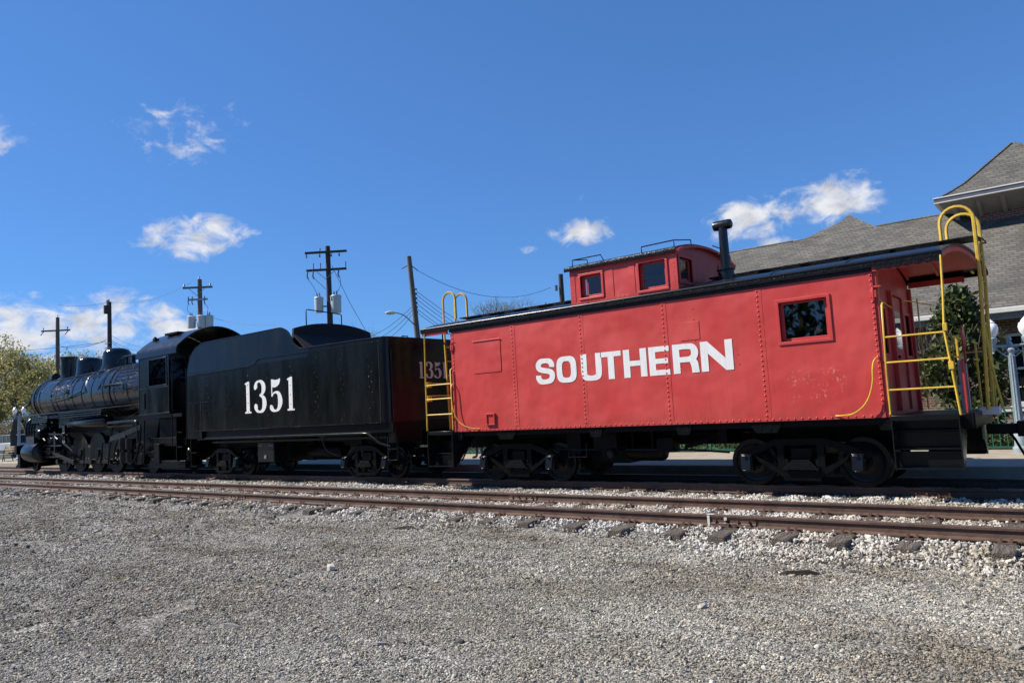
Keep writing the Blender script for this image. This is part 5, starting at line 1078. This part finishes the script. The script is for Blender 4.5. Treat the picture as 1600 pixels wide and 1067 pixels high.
# ------------------------------------------------------------ trees
def tree(name, label, base, height, spread, nleaf, leaf, lsize, seed, trunk_r=.22, levels=4, first=.28, group=None, cat='tree', up=.55, clump=.35, split=3):
    rng = random.Random(seed); nr = np.random.default_rng(seed); T = thing(name, label, cat, base, group); tr = MB(); tips = []
    def grow(p, d, L, r_, lev):
        q = p + d*L; mid = (p+q)/2 + Vector((rng.gauss(0,.06), rng.gauss(0,.06), rng.gauss(0,.03)))*L
        tr.tube([p, mid, q], [r_, r_*.85, r_*.66], n=8 if lev == 0 else 5 if lev < 3 else 3)
        if lev >= 2: tips.append((mid, L)); tips.append((q, L))
        if lev >= levels: return
        n = split+(1 if rng.random() < .5 else 0); ph = rng.uniform(0, 6.28)
        for k in range(n):
            a = ph + 6.28*k/n + rng.uniform(-.4,.4); tilt = rng.uniform(.3,.85)*spread; ax = d.orthogonal().normalized(); ax.rotate(Matrix.Rotation(a, 3, d))
            nd = (d*math.cos(tilt)+ax*math.sin(tilt)); nd.z += up*.18; nd.normalize()
            grow(q - d*L*rng.uniform(0,.3), nd, L*rng.uniform(.60,.82), r_*.55, lev+1)
    trunk_r *= .5; b = Vector(base); grow(b, Vector((rng.gauss(0,.03), rng.gauss(0,.03), 1)).normalized(), height*first, trunk_r, 0)
    zt = max(p.z for p, _ in tips)-b.z; k = height/zt                         # scale to the wanted height
    tr.v = [tuple(b+(Vector(v)-b)*k) for v in tr.v]; tips = [(b+(p-b)*k, L*k) for p, L in tips]
    tr.build('trunk', 'bark', T, smooth=60)
    if nleaf:
        idx = nr.integers(0, len(tips), nleaf); P = np.array([tuple(p) for p, _ in tips]); Ls = np.array([L for _, L in tips])
        pts = P[idx] + nr.normal(size=(nleaf,3))*(Ls[idx]*clump)[:,None]; m = MB(); leaf_cloud(m, pts, lsize, nr); m.build('crown', leaf, T, smooth=0)
    return T
tree('leafing_tree', 'large spring tree in yellow-green leaf, at the left edge behind the engine', (-66.6,21.6,0), 9.4, 1.15, 9000, 'leaf_spring', .11, 21, .24, 5, .17)
tree('leafing_tree', 'yellow-green spring tree crossing the left border of the photo', (-70,18.6,0), 8.6, 1.15, 8000, 'leaf_spring', .11, 22, .22, 5, .17)
tree('leafing_tree', 'spring tree between the engine front and its stack', (-84,29.4,0), 9.2, 1.1, 6500, 'leaf_spring', .13, 23, .22, 5, .17)
tree('leafing_tree', 'spring tree standing just behind the locomotive stack', (-82,32.0,0), 10.0, 1.0, 6000, 'leaf_spring', .13, 25, .22, 5, .19)
tree('leafing_tree', 'thin spring tree just right of the locomotive stack, before the sand dome', (-80,34.4,0), 9.2, .95, 4500, 'leaf_spring', .14, 24, .2, 5, .22)
tree('leafing_tree', 'low bushy tree at the far left, under the tall trees', (-92,27,0), 6.5, 1.1, 7000, 'leaf_spring', .16, 27, .2, 4, .15)
tree('leafing_tree', 'low bushy tree behind the engine front, under the tall trees', (-98,33,0), 7, 1.1, 7000, 'leaf_spring', .16, 28, .2, 4, .15)
tree('budding_tree', 'bare budding tree whose top shows above the caboose roof', (-44.3,56,0), 12.9, .62, 3000, 'leaf_bud', .07, 31, .28, 6, .2, up=1.1, clump=.25)
tree('budding_tree', 'bare twiggy tree just above the rear of the tender', (-62,52,0), 12.0, .8, 1500, 'leaf_bud', .07, 32, .26, 5, .24, up=.9)
mg = tree('magnolia', 'dense dark evergreen magnolia beside the depot, seen through the caboose platform', (-2.75,22.3,0), 3.9, .9, 0, 'leaf_magnolia', .1, 41, .10, 4, .18, cat='tree')
nr = np.random.default_rng(5); m = MB(); cen = []
while len(cen) < 120:
    zz = nr.random(); w_ = (.95 if zz < .55 else .95*(1-(zz-.55)/.5))*nr.random()**.4; t_ = nr.uniform(0,6.283); cen.append((-2.62+w_*math.cos(t_), 22.3+w_*math.sin(t_), .4+3.6*zz))
for cx_, cy_, cz_ in cen:
    q = nr.integers(40, 90); sd = nr.uniform(.09,.19); leaf_cloud(m, np.array([cx_,cy_,cz_])+nr.normal(size=(q,3))*sd*np.array([1,1,.8]), .09, nr)
m.build('crown', 'leaf_magnolia', mg, smooth=0)
# the wood that closes the far side of the lot, behind the camera: seen only mirrored in glass and black paint
nr = np.random.default_rng(77); n = 26000; xx = nr.uniform(-110, 25, n); hh = 8.5+2.0*np.sin(xx*.31)+1.5*np.sin(xx*.83+1); yy = -19+3.5*np.sin(xx*.11)-6*nr.random(n); m = MB()
leaf_cloud(m, np.column_stack([xx, yy, -.2+hh*nr.random(n)**.8]), .42, nr)
for k in range(40): x_ = -108+3.3*k; m.tube([(x_,-22,-.3),(x_+.2,-22,7)], .18, n=6)
tag(m.build('woodland', 'leaf_dark', smooth=0), 'dark wood along the far side of the lot, mirrored in the caboose window', 'woodland', kind='stuff')

# ------------------------------------------------------------ utility poles and wires
def pole(label, x, y, h, r0, m, lean=(0,0)):
    P = thing('utility_pole', label, 'utility pole', (x, y, 0), 'utility poles behind the train')
    MB().tube([(x-lean[0],y-lean[1],-.2),(x-lean[0]*.5,y-lean[1]*.5,h/2),(x,y,h)], [r0*1.25,r0*1.08,r0*.85], n=12).build('pole', m, P, smooth=60)
    return P
def crossarm(P, x, y, z, L, dirx, m, brace=True):
    c, s = math.cos(dirx), math.sin(dirx); a = MB(); A, B_ = Vector((x-c*L/2, y-s*L/2-.14, z)), Vector((x+c*L/2, y+s*L/2-.14, z)); q = Vector((-s,c,0))*.05
    a.add([A-q+Vector((0,0,-.06)),A+q+Vector((0,0,-.06)),A+q+Vector((0,0,.06)),A-q+Vector((0,0,.06)),B_-q+Vector((0,0,-.06)),B_+q+Vector((0,0,-.06)),B_+q+Vector((0,0,.06)),B_-q+Vector((0,0,.06))], [(0,1,2,3),(7,6,5,4),(0,4,5,1),(1,5,6,2),(2,6,7,3),(3,7,4,0)])
    X = a.build('crossarm', m, P, smooth=0)
    if brace: MB().tube([(x-c*.55,y-s*.55-.2,z-.04),(x,y-.2,z-.55)], .018).tube([(x+c*.55,y+s*.55-.2,z-.04),(x,y-.2,z-.55)], .018).build('brace', 'galvanised', X)
    return X
def insul(P, x, y, z, down=False):
    d = -1 if down else 1; MB().lathe((x,y,z), [(.02,0),(.02,d*.07),(.065,d*.08),(.035,d*.13),(.055,d*.16),(.03,d*.21),(.01,d*.22)], 'z', 10).build('insulator', 'porcelain', P, smooth=40)
def transformer(P, x, y, z, h=.85, r_=.24):
    o = MB().lathe((x,y,z), [(.05,0),(r_*.92,.0),(r_*.95,.05),(r_,h*.9),(r_*1.06,h*.9),(r_*1.06,h*.94),(r_*.9,h),(.04,h+.03)], 'z', 20).build('transformer', 'transformer_grey', P, smooth=40)
    b = MB()
    for dx in (-.1,.12): b.lathe((x+dx,y-.03,z+h), [(.035,0),(.05,.04),(.03,.08),(.045,.12),(.02,.2),(.012,.26)], 'z', 8)
    b.build('bushing', 'porcelain', o, smooth=40)
def px(px_, py_, depth):
    d = _f + _r2*((px_-800)/FPX) - _u2*((py_-533.5)/FPX); return Vector((0,0,EYE))+d*depth
# pole by the cab: weathered grey with three transformers
P = pole('grey utility pole with three transformer cans above the locomotive cab', -45.86, 25.51, 11.3, .17, 'pole_wood'); x, y = -45.86, 25.51
dr = YAW+.06
crossarm(P, x, y, 10.75, 1.9, dr, 'pole_wood'); c, s = math.cos(dr), math.sin(dr)
for k in (-.88,.82): insul(P, x+c*k, y+s*k-.14, 10.81)
insul(P, x-.08, y, 11.3); crossarm(P, x, y, 9.95, 1.25, dr, 'galvanised', False)
for k in (-.55,-.3,.5): 
    MB().tube([(x+c*k,y+s*k-.2,10.15),(x+c*k,y+s*k-.24,9.75),(x+c*(k+.06),y+s*k-.2,9.6)], .035, n=6).build('cutout_fuse', 'porcelain', P, smooth=40)
for k in (-.52,.3,.62): transformer(P, x+c*k, y+s*k-.25*(1 if k == .3 else .2), 8.08, .78, .27)
MB().tube([(x-c*.55,y-s*.55,8.6),(x+c*.62,y+s*.62,8.6)], .04).build('mounting_bracket', 'galvanised', P)
MB().tube([(x+c*.5,y+s*.5-.2,9.6),(x+c*.72,y+s*.72-.2,9.4),(x+c*.64,y+s*.64-.2,9.05)], .012, smooth=2).tube([(x-c*.6,y-s*.6-.2,9.6),(x-c*.66,y-s*.66-.2,9.3),(x-c*.5,y-s*.5-.2,9.05)], .012, smooth=2).build('jumper_wire', 'wire', P)
# dark pole with two crossarms behind the tender
P = pole('dark brown utility pole with two crossarms and two transformers behind the tender', -33.1, 26.05, 11.3, .155, 'pole_dark'); x, y = -33.1, 26.05; dr = YAW-.02; c, s = math.cos(dr), math.sin(dr)
crossarm(P, x, y, 10.95, 2.35, dr, 'pole_dark', False); crossarm(P, x, y, 9.95, 2.25, dr, 'pole_dark')
for k in (-1.1,-.35,.3,.75): insul(P, x+c*k, y+s*k-.14, 10.88, True)
insul(P, x-c*.45, y-s*.45, 11.02)
for k in (-1.0,-.68,.75): MB().tube([(x+c*k,y+s*k-.2,9.92),(x+c*k,y+s*k-.26,9.6),(x+c*(k+.05),y+s*k-.2,9.45)], .04, n=6).build('cutout_fuse', 'porcelain', P, smooth=40)
for k in (-.72,-.32,1.1): MB().cyl((x+c*k,y+s*k-.14,9.9),(x+c*k,y+s*k-.14,10.35),.022,n=6).build('arrester', 'pole_dark', P)
for k in (-.50,.46): transformer(P, x+c*k, y+s*k-.12, 7.50+(.06 if k < 0 else 0), .86 if k < 0 else .98, .25 if k < 0 else .30)
MB().tube([(x-c*.5,y-s*.5,7.9),(x+c*.5,y+s*.5,7.9)], .045).build('mounting_bracket', 'galvanised', P)
MB().tube([(x-c*1.0,y-s*1.0-.2,9.45),(x-c*.62,y-s*.62-.2,8.9),(x-c*.46,y-s*.46-.2,8.35)], .012, smooth=2).tube([(x+c*.8,y+s*.8-.2,9.45),(x+c*.85,y+s*.85-.2,9.0),(x+c*.5,y+s*.5-.2,8.45)], .012, smooth=2).tube([(x-c*.66,y-s*.66-.2,9.5),(x-c*.05,y-.2,8.85)], .012).build('jumper_wire', 'wire', P)
MB().tube([(x+c*.2,y+s*.2,10.2),(x+c*1.15,y+s*1.15,8.0),(x+c*2.6,y+s*2.6,5.2)], .012).build('guy_wire', 'wire', P)
# leaning pole with a street light
P = pole('weathered pole leaning left with a street light arm, behind tender and caboose', -31.98, 31.26, 11.2, .165, 'pole_wood', (-.55,-.43)); x, y = -31.7, 31.5
MB().tube([px(640,413,45),px(628,420,45)], .03).tube([px(640,413,45),px(653,423,45)], .03).build('strain_insulator', 'porcelain', P)
for k in range(6): MB().lathe(px(650-.0+.4*k,452+7*k,44.8), [(.03,-.06),(.055,-.03),(.055,.03),(.03,.06)], 'x', 8).build('spool_insulator', 'pole_dark', P)
MB().tube([px(647,507,45),px(640,500,44.6),px(630,491.5,44),px(618,488.5,43.4)], .035, smooth=1).build('lamp_arm', 'galvanised', P)
h_ = px(611,489,43.2); d_ = (px(604,488.5,43)-px(619,488.5,43.4)).normalized(); m = MB(); q = d_.to_track_quat('Z','Y')
for rr, t in ((.04,-.36),(.10,-.25),(.17,0),(.16,.22),(.08,.36)):
    pass
prof = [(.03,-.38),(.08,-.3),(.17,-.05),(.18,.15),(.10,.33),(.02,.38)]; n = 14; vs = []
for rr, t in prof:
    for i in range(n): a = 2*math.pi*i/n; vs.append(h_ + d_*t + Vector((-d_.y,d_.x,0))*rr*math.cos(a)*.9 + Vector((0,0,1))*rr*.62*math.sin(a))
m.add(vs, [(j*n+i,j*n+(i+1) % n,(j+1)*n+(i+1) % n,(j+1)*n+i) for j in range(5) for i in range(n)] + [tuple(range(n-1,-1,-1)), tuple(range(5*n,6*n))]); m.build('lamp_head', 'lamp_cover', P, smooth=60)
# the others
P = pole('short dark pole end with brackets, left of the cupola', -29.81, 44.41, 11.2, .20, 'pole_dark'); x, y = -29.81, 44.41
insul(P, x-.35, y-.2, 10.2); MB().tube([(x,y-.2,8.7),(x-.5,y-.5,8.75),(x-.7,y-.6,9.1),(x-.85,y-.7,8.4),(x-.95,y-.75,9.2)], .05).cyl((x-.3,y-.25,10.0),(x-.3,y-.25,10.4),.12,n=10).build('bracket', 'porcelain', P)
P = pole('tall plain dark pole right behind the steam dome', -56.9, 24.54, 11.2, .16, 'pole_dark'); x, y = -56.9, 24.54
MB().cyl((x-.14,y-.1,10.6),(x-.14,y-.1,11.35),.05,n=8).cyl((x+.14,y-.1,10.6),(x+.14,y-.1,11.35),.05,n=8).cyl((x,y-.2,10.3),(x,y-.2,10.9),.2,n=10).build('pole_top_fitting', 'pole_dark', P)
for z in (7.6,7.75,8.1): MB().tube([(x-.4,y-.16,z),(x+.4,y-.12,z)], .03).build('wire_bracket', 'pole_dark', P)
P = pole('grey pole with a single crossarm behind the locomotive stack', -66.58, 24.62, 11.2, .16, 'pole_wood'); x, y = -66.58, 24.62; dr = YAW+.05; c, s = math.cos(dr), math.sin(dr)
crossarm(P, x, y, 10.1, 2.3, dr, 'pole_wood', False)
for k in (-1.0,.95): insul(P, x+c*k, y+s*k-.14, 10.16); MB().tube([(x+c*k,y+s*k-.1,10.05),(x+c*(k-.25),y+s*(k-.25)-.1,9.75)], .035).build('strain_insulator', 'pole_dark', P)
insul(P, x, y, 11.2)
def wire(a, b, sag, label, r_=.014, n=14):
    a, b = Vector(a), Vector(b); P = [a.lerp(b, i/n) - Vector((0,0,sag*4*(i/n)*(1-i/n))) for i in range(n+1)]
    o = MB().tube(P, r_, n=5).build('overhead_wire', 'wire', smooth=60); tag(o, label, 'wire', 'overhead wires')
wire(px(653,423,45), px(861,449,54), 1.15, 'long sagging wire from the leaning pole towards the short dark pole')
for k, (y0, yy, xx) in enumerate(((455,500,722),(461,500,708),(468,504,706),(475,504,694),(483,511,694),(489,512,692))):
    wire(px(651+.3*k,y0,45), px(xx+60,yy+38-k,62), .25, ['topmost','second from the top','third from the top','fourth from the top','fifth from the top','lowest'][k]+' of six close wires falling right from the leaning pole', .016)
for k in range(3): wire(px(645,478+6*k,45), px(540+16*k,530+2*k,60), .7, ['upper','middle','lower'][k]+' of three wires falling left from the leaning pole', .015)
wire(px(166,531,55), px(95,541,61), .3, 'lower wire between the plain dark pole and the crossarm pole', .018)
wire(px(166,534,55), px(-60,548,75), .3, 'wire running left from the plain dark pole out of the photo', .018)
wire(px(175,533,55), px(232,551,51), .15, 'wire from the plain dark pole down towards the cab roof', .016); wire(px(175,536,55), px(225,556,51), .15, 'lowest wire from the plain dark pole towards the cab roof', .016)
wire(px(175,525,55), px(235,545,50), .15, 'upper wire from the plain dark pole down towards the cab roof', .014)
wire(px(170,472,55), px(90,476,63), .2, 'faint wire from the top of the plain dark pole to the left', .010); wire(px(174,472,55), px(300,441,49), .5, 'faint wire from the plain dark pole up to the transformer pole', .010)
wire(px(333,497,49), px(430,508,45), .15, 'thin wire right of the transformer cans above the cab', .010)

# ------------------------------------------------------------ ornate twin lamps
def twin_lamp(label, x, y, z, ang, m='lamp_paint', top=2.98):
    L = thing('lamp_post', label, 'street lamp', (x, y, z), 'twin globe lamp posts'); H = top-z
    p = MB().lathe((x,y,z), [(.17,0),(.17,.10),(.13,.14),(.12,.42),(.09,.47),(.075,.52),(.058,H-.75),(.075,H-.73),(.085,H-.68),(.05,H-.64),(.05,H-.55),(.02,H-.50),(.045,H-.46),(.02,H-.40),(.0,H-.38)], 'z', 20)
    for k in range(10): a = 6.283*k/10; p.tube([(x+.078*math.cos(a),y+.078*math.sin(a),z+.55),(x+.062*math.cos(a),y+.062*math.sin(a),z+H-.80)], .012, n=4)
    p.build('post', m, L, smooth=40); c, s = math.cos(ang), math.sin(ang)
    for k in (-1, 1):
        a = MB().tube([(x,y,z+H-.60),(x+k*c*.15,y+k*s*.15,z+H-.60),(x+k*c*.33,y+k*s*.33,z+H-.59)], .028, n=6)
        a.tube([(x+k*c*(.08+.07*math.cos(t)),y+k*s*(.08+.07*math.cos(t)),z+H-.70+.06*math.sin(t)) for t in [i*.5 for i in range(12)]], .012, n=5).tube([(x+k*c*.05,y+k*s*.05,z+H-.85),(x+k*c*.22,y+k*s*.22,z+H-.72),(x+k*c*.30,y+k*s*.30,z+H-.60)], .014, n=5, smooth=1)
        gx, gy = x+k*c*.33, y+k*s*.33; a.lathe((gx,gy,z+H-.72), [(.01,-.04),(.03,-.03),(.02,.0),(.05,.06),(.045,.14),(.09,.22),(.10,.30),(.08,.32)], 'z', 14); A = a.build('arm', m, L, smooth=40)
        MB().lathe((gx,gy,z+H-.40), [(.07,0),(.13,.10),(.145,.20),(.125,.28),(.08,.31),(.085,.33),(.05,.37),(.02,.40),(.0,.43)], 'z', 18).build('globe', 'globe', A, smooth=50)
twin_lamp('ornate twin-globe lamp post at the right edge, behind the caboose platform', -1.36, 19.35, .10, .35, top=3.0)
twin_lamp('twin-globe lamp post at the left edge, beside the bench', -56.3, 18.5, .10, .5, top=3.55)
L = thing('lamp_post', 'small single-globe lamp post far behind the twin-globe lamp at left', 'street lamp', (-66, 22.2, 0)); MB().tube([(-66,22.2,0),(-66,22.2,3.1)], .05).build('post', 'lamp_paint', L); MB().lathe((-66,22.2,3.1), [(.05,0),(.16,.12),(.17,.25),(.1,.36),(.01,.42)], 'z', 14).build('globe', 'globe', L, smooth=50)

# ------------------------------------------------------------ bench, cars and low walls at the far left
def bench(x, y, z, label):
    B = thing('park_bench', label, 'bench', (x, y, z))
    for k in range(4): MB().box(x-.9,x+.9,y-.26+.13*k,y-.15+.13*k,z+.42,z+.455).build('seat_slat', 'bench_wood', B)
    for k in range(3): MB().box(x-.9,x+.9,y+.28+.03*k,y+.31+.03*k,z+.55+.14*k,z+.65+.14*k).build('back_slat', 'bench_wood', B)
    for sx in (-.75,.75): MB().tube([(x+sx,y-.30,z),(x+sx,y-.22,z+.41),(x+sx,y+.24,z+.41),(x+sx,y+.38,z+.98)], .03).tube([(x+sx,y+.30,z),(x+sx,y+.22,z+.41)], .03).tube([(x+sx,y-.26,z+.41),(x+sx,y-.24,z+.64),(x+sx,y+.30,z+.66)], .025).build('leg', 'fence_green', B)
bench(-55.3, 17.3, .10, 'wooden slat bench with green metal legs at the left edge')
def car(x, y, z, rot, paint, label, suv=True):
    Cr = thing('parked_car', label, 'car', (0,0,0), 'cars parked in the street at left'); L = 4.7; h = 1.72 if suv else 1.5
    low = [(-2.35,.45),(-2.3,.95),(-1.2,1.05),(1.7 if suv else 1.2,1.08),(2.3,1.0),(2.35,.45),(2.0,.30),(-2.0,.30)]
    Bd = MB().prism(low, 'y', -.9, .9).build('body', paint, Cr, bevel=.08, smooth=30)
    MB().prism([(-1.25,1.04),(-.55,h),(1.75 if suv else 1.0,h),(2.2 if suv else 1.7,1.06)], 'y', -.78, .78).build('cabin', 'car_glass', Bd, bevel=.05)
    MB().prism([(-.62,h-.01),(-.55,h+.03),(1.7 if suv else .95,h+.03),(1.78 if suv else 1.05,h-.01)], 'y', -.79, .79).build('roof', paint, Bd, bevel=.02)
    pl_ = MB()
    for xa, xb in ((-.62,-1.22),(.25,.25),(1.1,1.15),(1.74 if suv else 1.05,2.15 if suv else 1.65)):
        for sy in (-.79,.79): pl_.tube([(xa,sy,h),(xb,sy,1.05)], .035, n=5)
    pl_.build('window_pillar', paint, Bd)
    for wx in (-1.45,1.45):
        for sy in (-.82,.82):
            w = MB().lathe((wx,sy,.34), [(.02,-.1),(.33,-.10),(.34,-.07),(.34,.07),(.33,.10),(.02,.1)], 'y', 20).build('tyre', 'rubber', Cr, smooth=40); MB().lathe((wx,sy,.34), [(.02,-.11),(.2,-.108),(.22,-.08),(.22,.08),(.2,.108),(.02,.11)], 'y', 14).build('rim', 'galvanised', w, smooth=40)
    for sy in (-.65,.65): MB().box(-2.37,-2.30,sy-.16,sy+.16,.72,.88).build('headlight', 'globe', Cr, bevel=.02); MB().box(2.29,2.36,sy-.14,sy+.14,.75,.95).build('tail_light', 'red_trim', Cr, bevel=.02)
    Cr.location = (x, y, z); Cr.rotation_euler = (0,0,rot)
car(-76.6, 24.6, .045, .06, 'car_silver', 'silver car parked at the left edge behind the lamp post'); car(-83.0, 28.9, .045, 3.2, 'car_white', 'white car in the street partly hidden behind the engine front', False)
def brick_pier(x, y, label):
    B = thing('brick_pier', label, 'pillar', (x, y, 0)); MB().box(x-.5,x+.5,y-.5,y+.5,0,2.3).build('shaft', 'brick', B); MB().box(x-.6,x+.6,y-.6,y+.6,2.3,2.45).build('cap', 'concrete', B)
brick_pier(-93, 33.0, 'square red brick pillar behind the parked cars at left'); brick_pier(-101, 33.0, 'brick pillar farther left behind the parked cars')
w = MB().box(-150,-60,52,52.4,0,2.6); hs = thing('low_house', 'long low brick house far behind the trees at left', 'house', (-110,60,0)); MB().box(-150,-66,54,62,0,2.6).build('wall', 'brick', hs)
MB().prism([(53.2,2.6),(62.8,2.6),(58,4.6)], 'x', -151, -65).build('roof', 'shingle', hs)
for k in range(9): MB().box(-146+9*k,-144.4+9*k,53.95,53.99,.9,2.1).build('window', 'trim_white', hs)
hedge('thicket', -150, -92, 34, 44, 4.2, 16000, 'brown leafless thicket behind the parked cars at far left', 8, .17, 'leaf_brush')
hedge('garden_shrubs', -110, -90, 21.0, 22.3, 1.2, 5000, 'low brown shrubs left of the parked cars', 9, .08, 'leaf_brush')

# ------------------------------------------------------------ person behind the train
def person(x, y, z, label):
    P = thing('person', label, 'person', (x, y, z)); sk = {}; V = []; E_ = []; R = []
    def v(p, r_, par=None):
        V.append((p[0], p[1], p[2])); R.append(r_); i = len(V)-1
        if par is not None: E_.append((par, i))
        return i
    pel = v((0,0,.98), .155); ab = v((0,.01,1.12), .145, pel); ch = v((0,.0,1.32), .165, ab); nk0 = v((0,.0,1.47), .10, ch); nk = v((0,-.01,1.54), .058, nk0); hd = v((0,-.02,1.62), .085, nk); h2 = v((0,-.02,1.70), .10, hd); h3 = v((0,-.01,1.76), .07, h2); v((0,-.115,1.645), .018, hd)
    for sx in (-1, 1):
        hp = v((sx*.10,0,.90), .105, pel); kn = v((sx*.12,-.03 if sx > 0 else .02,.50), .068, hp); an = v((sx*.13,.03 if sx > 0 else .06,.10), .045, kn); he = v((sx*.13,.02,.045), .045, an); v((sx*.15,-.15,.035), .035, he)
        sh = v((sx*.19,0,1.42), .07, ch); el = v((sx*.26,.04,1.15), .048, sh); wr = v((sx*.25,-.10,.92), .034, el); pa = v((sx*.245,-.13,.85), .034, wr)
        for k in range(4): f1 = v((sx*(.225+.013*k),-.16+.018*k,.80), .0095, pa); v((sx*(.222+.013*k),-.155+.018*k,.76-.008*abs(k-1.5)), .0085, f1)
        th = v((sx*.215,-.165,.845), .011, pa); v((sx*.205,-.185,.815), .0095, th)
    me = D.meshes.new('body'); me.from_pydata(V, E_, []); o = D.objects.new('body', me); C.objects.link(o)
    s = o.modifiers.new('skin', 'SKIN'); s.use_smooth_shade = True; o.modifiers.new('sub', 'SUBSURF').levels = 2
    lay = me.skin_vertices[0].data
    for i, r_ in enumerate(R): lay[i].radius = (r_, r_*.8 if i < 4 else r_); lay[i].use_root = (i == 0)
    dg = bpy.context.evaluated_depsgraph_get(); m2 = D.meshes.new_from_object(o.evaluated_get(dg)); D.objects.remove(o)
    for nme in ('jeans','shirt','skin','rubber'): m2.materials.append(MATS[nme])
    for pl_ in m2.polygons:
        c_ = pl_.center; pl_.material_index = 3 if c_.z < .09 else 0 if c_.z < 1.0 and abs(c_.x) < .205 else 1 if 1.0 <= c_.z < 1.50 else 2
    m2.shade_smooth(); b = D.objects.new('body', m2); C.objects.link(b); b.parent = P
    hm = MB().lathe((x,y+.02,z+1.66), [(.115,-.04),(.118,.04),(.105,.10),(.06,.145),(.0,.155)], 'z', 16); hm.v = [p for p in hm.v]; hm.build('hair', 'hair', P, smooth=60)
    return P
person(-15.95, 18.35, .10, 'person in blue jeans standing behind the caboose, legs visible by the left steps')

# ------------------------------------------------------------ debris on the gravel
def splinter(name, a, b, w, h, m, label, cat, bend=.0, seed=1):
    r = random.Random(seed); a, b = Vector(a), Vector(b); d = b-a; q = Vector((-d.y, d.x, 0)).normalized(); n = 7; M_ = MB(); rows = []
    for i in range(n):
        t = i/(n-1); p = a.lerp(b, t)+q*bend*math.sin(t*3.14)+q*r.gauss(0,w*.12); e = max(.18, 1-abs(2*t-1)**3)*r.uniform(.8,1.15)
        rows += [p-q*w*e/2, p-q*w*e*.35+Vector((0,0,h*e)), p+q*w*e*.3+Vector((0,0,h*e*r.uniform(.7,1))), p+q*w*e/2]
    M_.add(rows, [(4*j+i, 4*j+(i+1) % 4, 4*j+4+(i+1) % 4, 4*j+4+i) for j in range(n-1) for i in range(4)] + [(3,2,1,0), tuple(range(4*n-4,4*n))])
    o = M_.build(name, m, smooth=20); return tag(o, label, cat)
gz = lambda x, y: ground_z(x, y)+.008
splinter('bark_strip', (-2.90,8.20,gz(-2.9,8.2)), (-2.50,8.36,gz(-2.5,8.36)), .065, .045, 'dark_wood', 'dark rotten wood strip on the gravel at lower right', 'wood scrap', .01, 2)
splinter('wood_splinter', (-6.88,3.86,gz(-6.9,3.9)), (-6.58,4.02,gz(-6.6,4)), .07, .035, 'drift_wood', 'pale grey wood splinter lying on the gravel at lower left', 'wood scrap', .005, 3)
splinter('wood_splinter', px(1000/2.908,700+850/2.908,1) and (-5.05,4.25,gz(-5,4.2)), (-4.9,4.36,gz(-4.9,4.3)), .05, .02, 'drift_wood', 'short flat chip near the bottom edge, left of centre', 'wood scrap', 0, 4)
for k, (xx, yy, ln_) in enumerate(((-24.6,9.0,.9),(-22.9,8.7,.6),(-26.2,8.4,.8),(-20.5,8.4,.5),(-19.0,9.05,.7),(-13.3,8.7,.5),(-9.6,8.75,.45))):
    splinter('wood_splinter', (xx,yy,gz(xx,yy)), (xx+ln_,yy+.12*(-1)**k,gz(xx+ln_,yy)), .09, .05, 'dark_wood', ['dark tie fragment on the gravel at far left, below the locomotive tender gap','small dark tie fragment just right of the far left one','long dark fragment nearest the left border','thin dark stick lying before the tie ends at left','dark stick close to the exposed tie ends','thin dark stick on the gravel before the tender','thin dark stick on the gravel before the caboose left end'][k], 'wood scrap', .02, 10+k)
def rock(x, y, s, label, seed, m='ballast_bed'):
    r = random.Random(seed); b = MB(); vs = []; 
    for j in range(4):
        for i in range(7):
            t = 6.283*i/7+j*.3; el = (-.3,.25,.7,1.1)[j]; rr = s*math.cos(el)*r.uniform(.8,1.15); vs.append((x+rr*math.cos(t), y+rr*math.sin(t)*.8, gz(x,y)+s*.55*math.sin(el)))
    b.add(vs, [(j*7+i,j*7+(i+1) % 7,j*7+7+(i+1) % 7,j*7+7+i) for j in range(3) for i in range(7)] + [tuple(range(6,-1,-1)), tuple(range(21,28))]); tag(b.build('loose_rock', m, smooth=20), label, 'rock')
rock(-8.33,3.27,.05,'grey rock on the gravel near the left border, low down',1); rock(-5.5,4.25,.045,'angular rock left of the bottom centre',2); rock(-4.42,4.72,.05,'dark angular rock on the gravel near the bottom centre',3,'asphalt'); rock(-9.3,6.5,.05,'dark rock midway up the gravel, left of centre',4,'asphalt'); rock(-.62,6.6,.045,'pale rock near the right border',5); rock(-8.6,5.6,.035,'small pale rock left of centre',6)
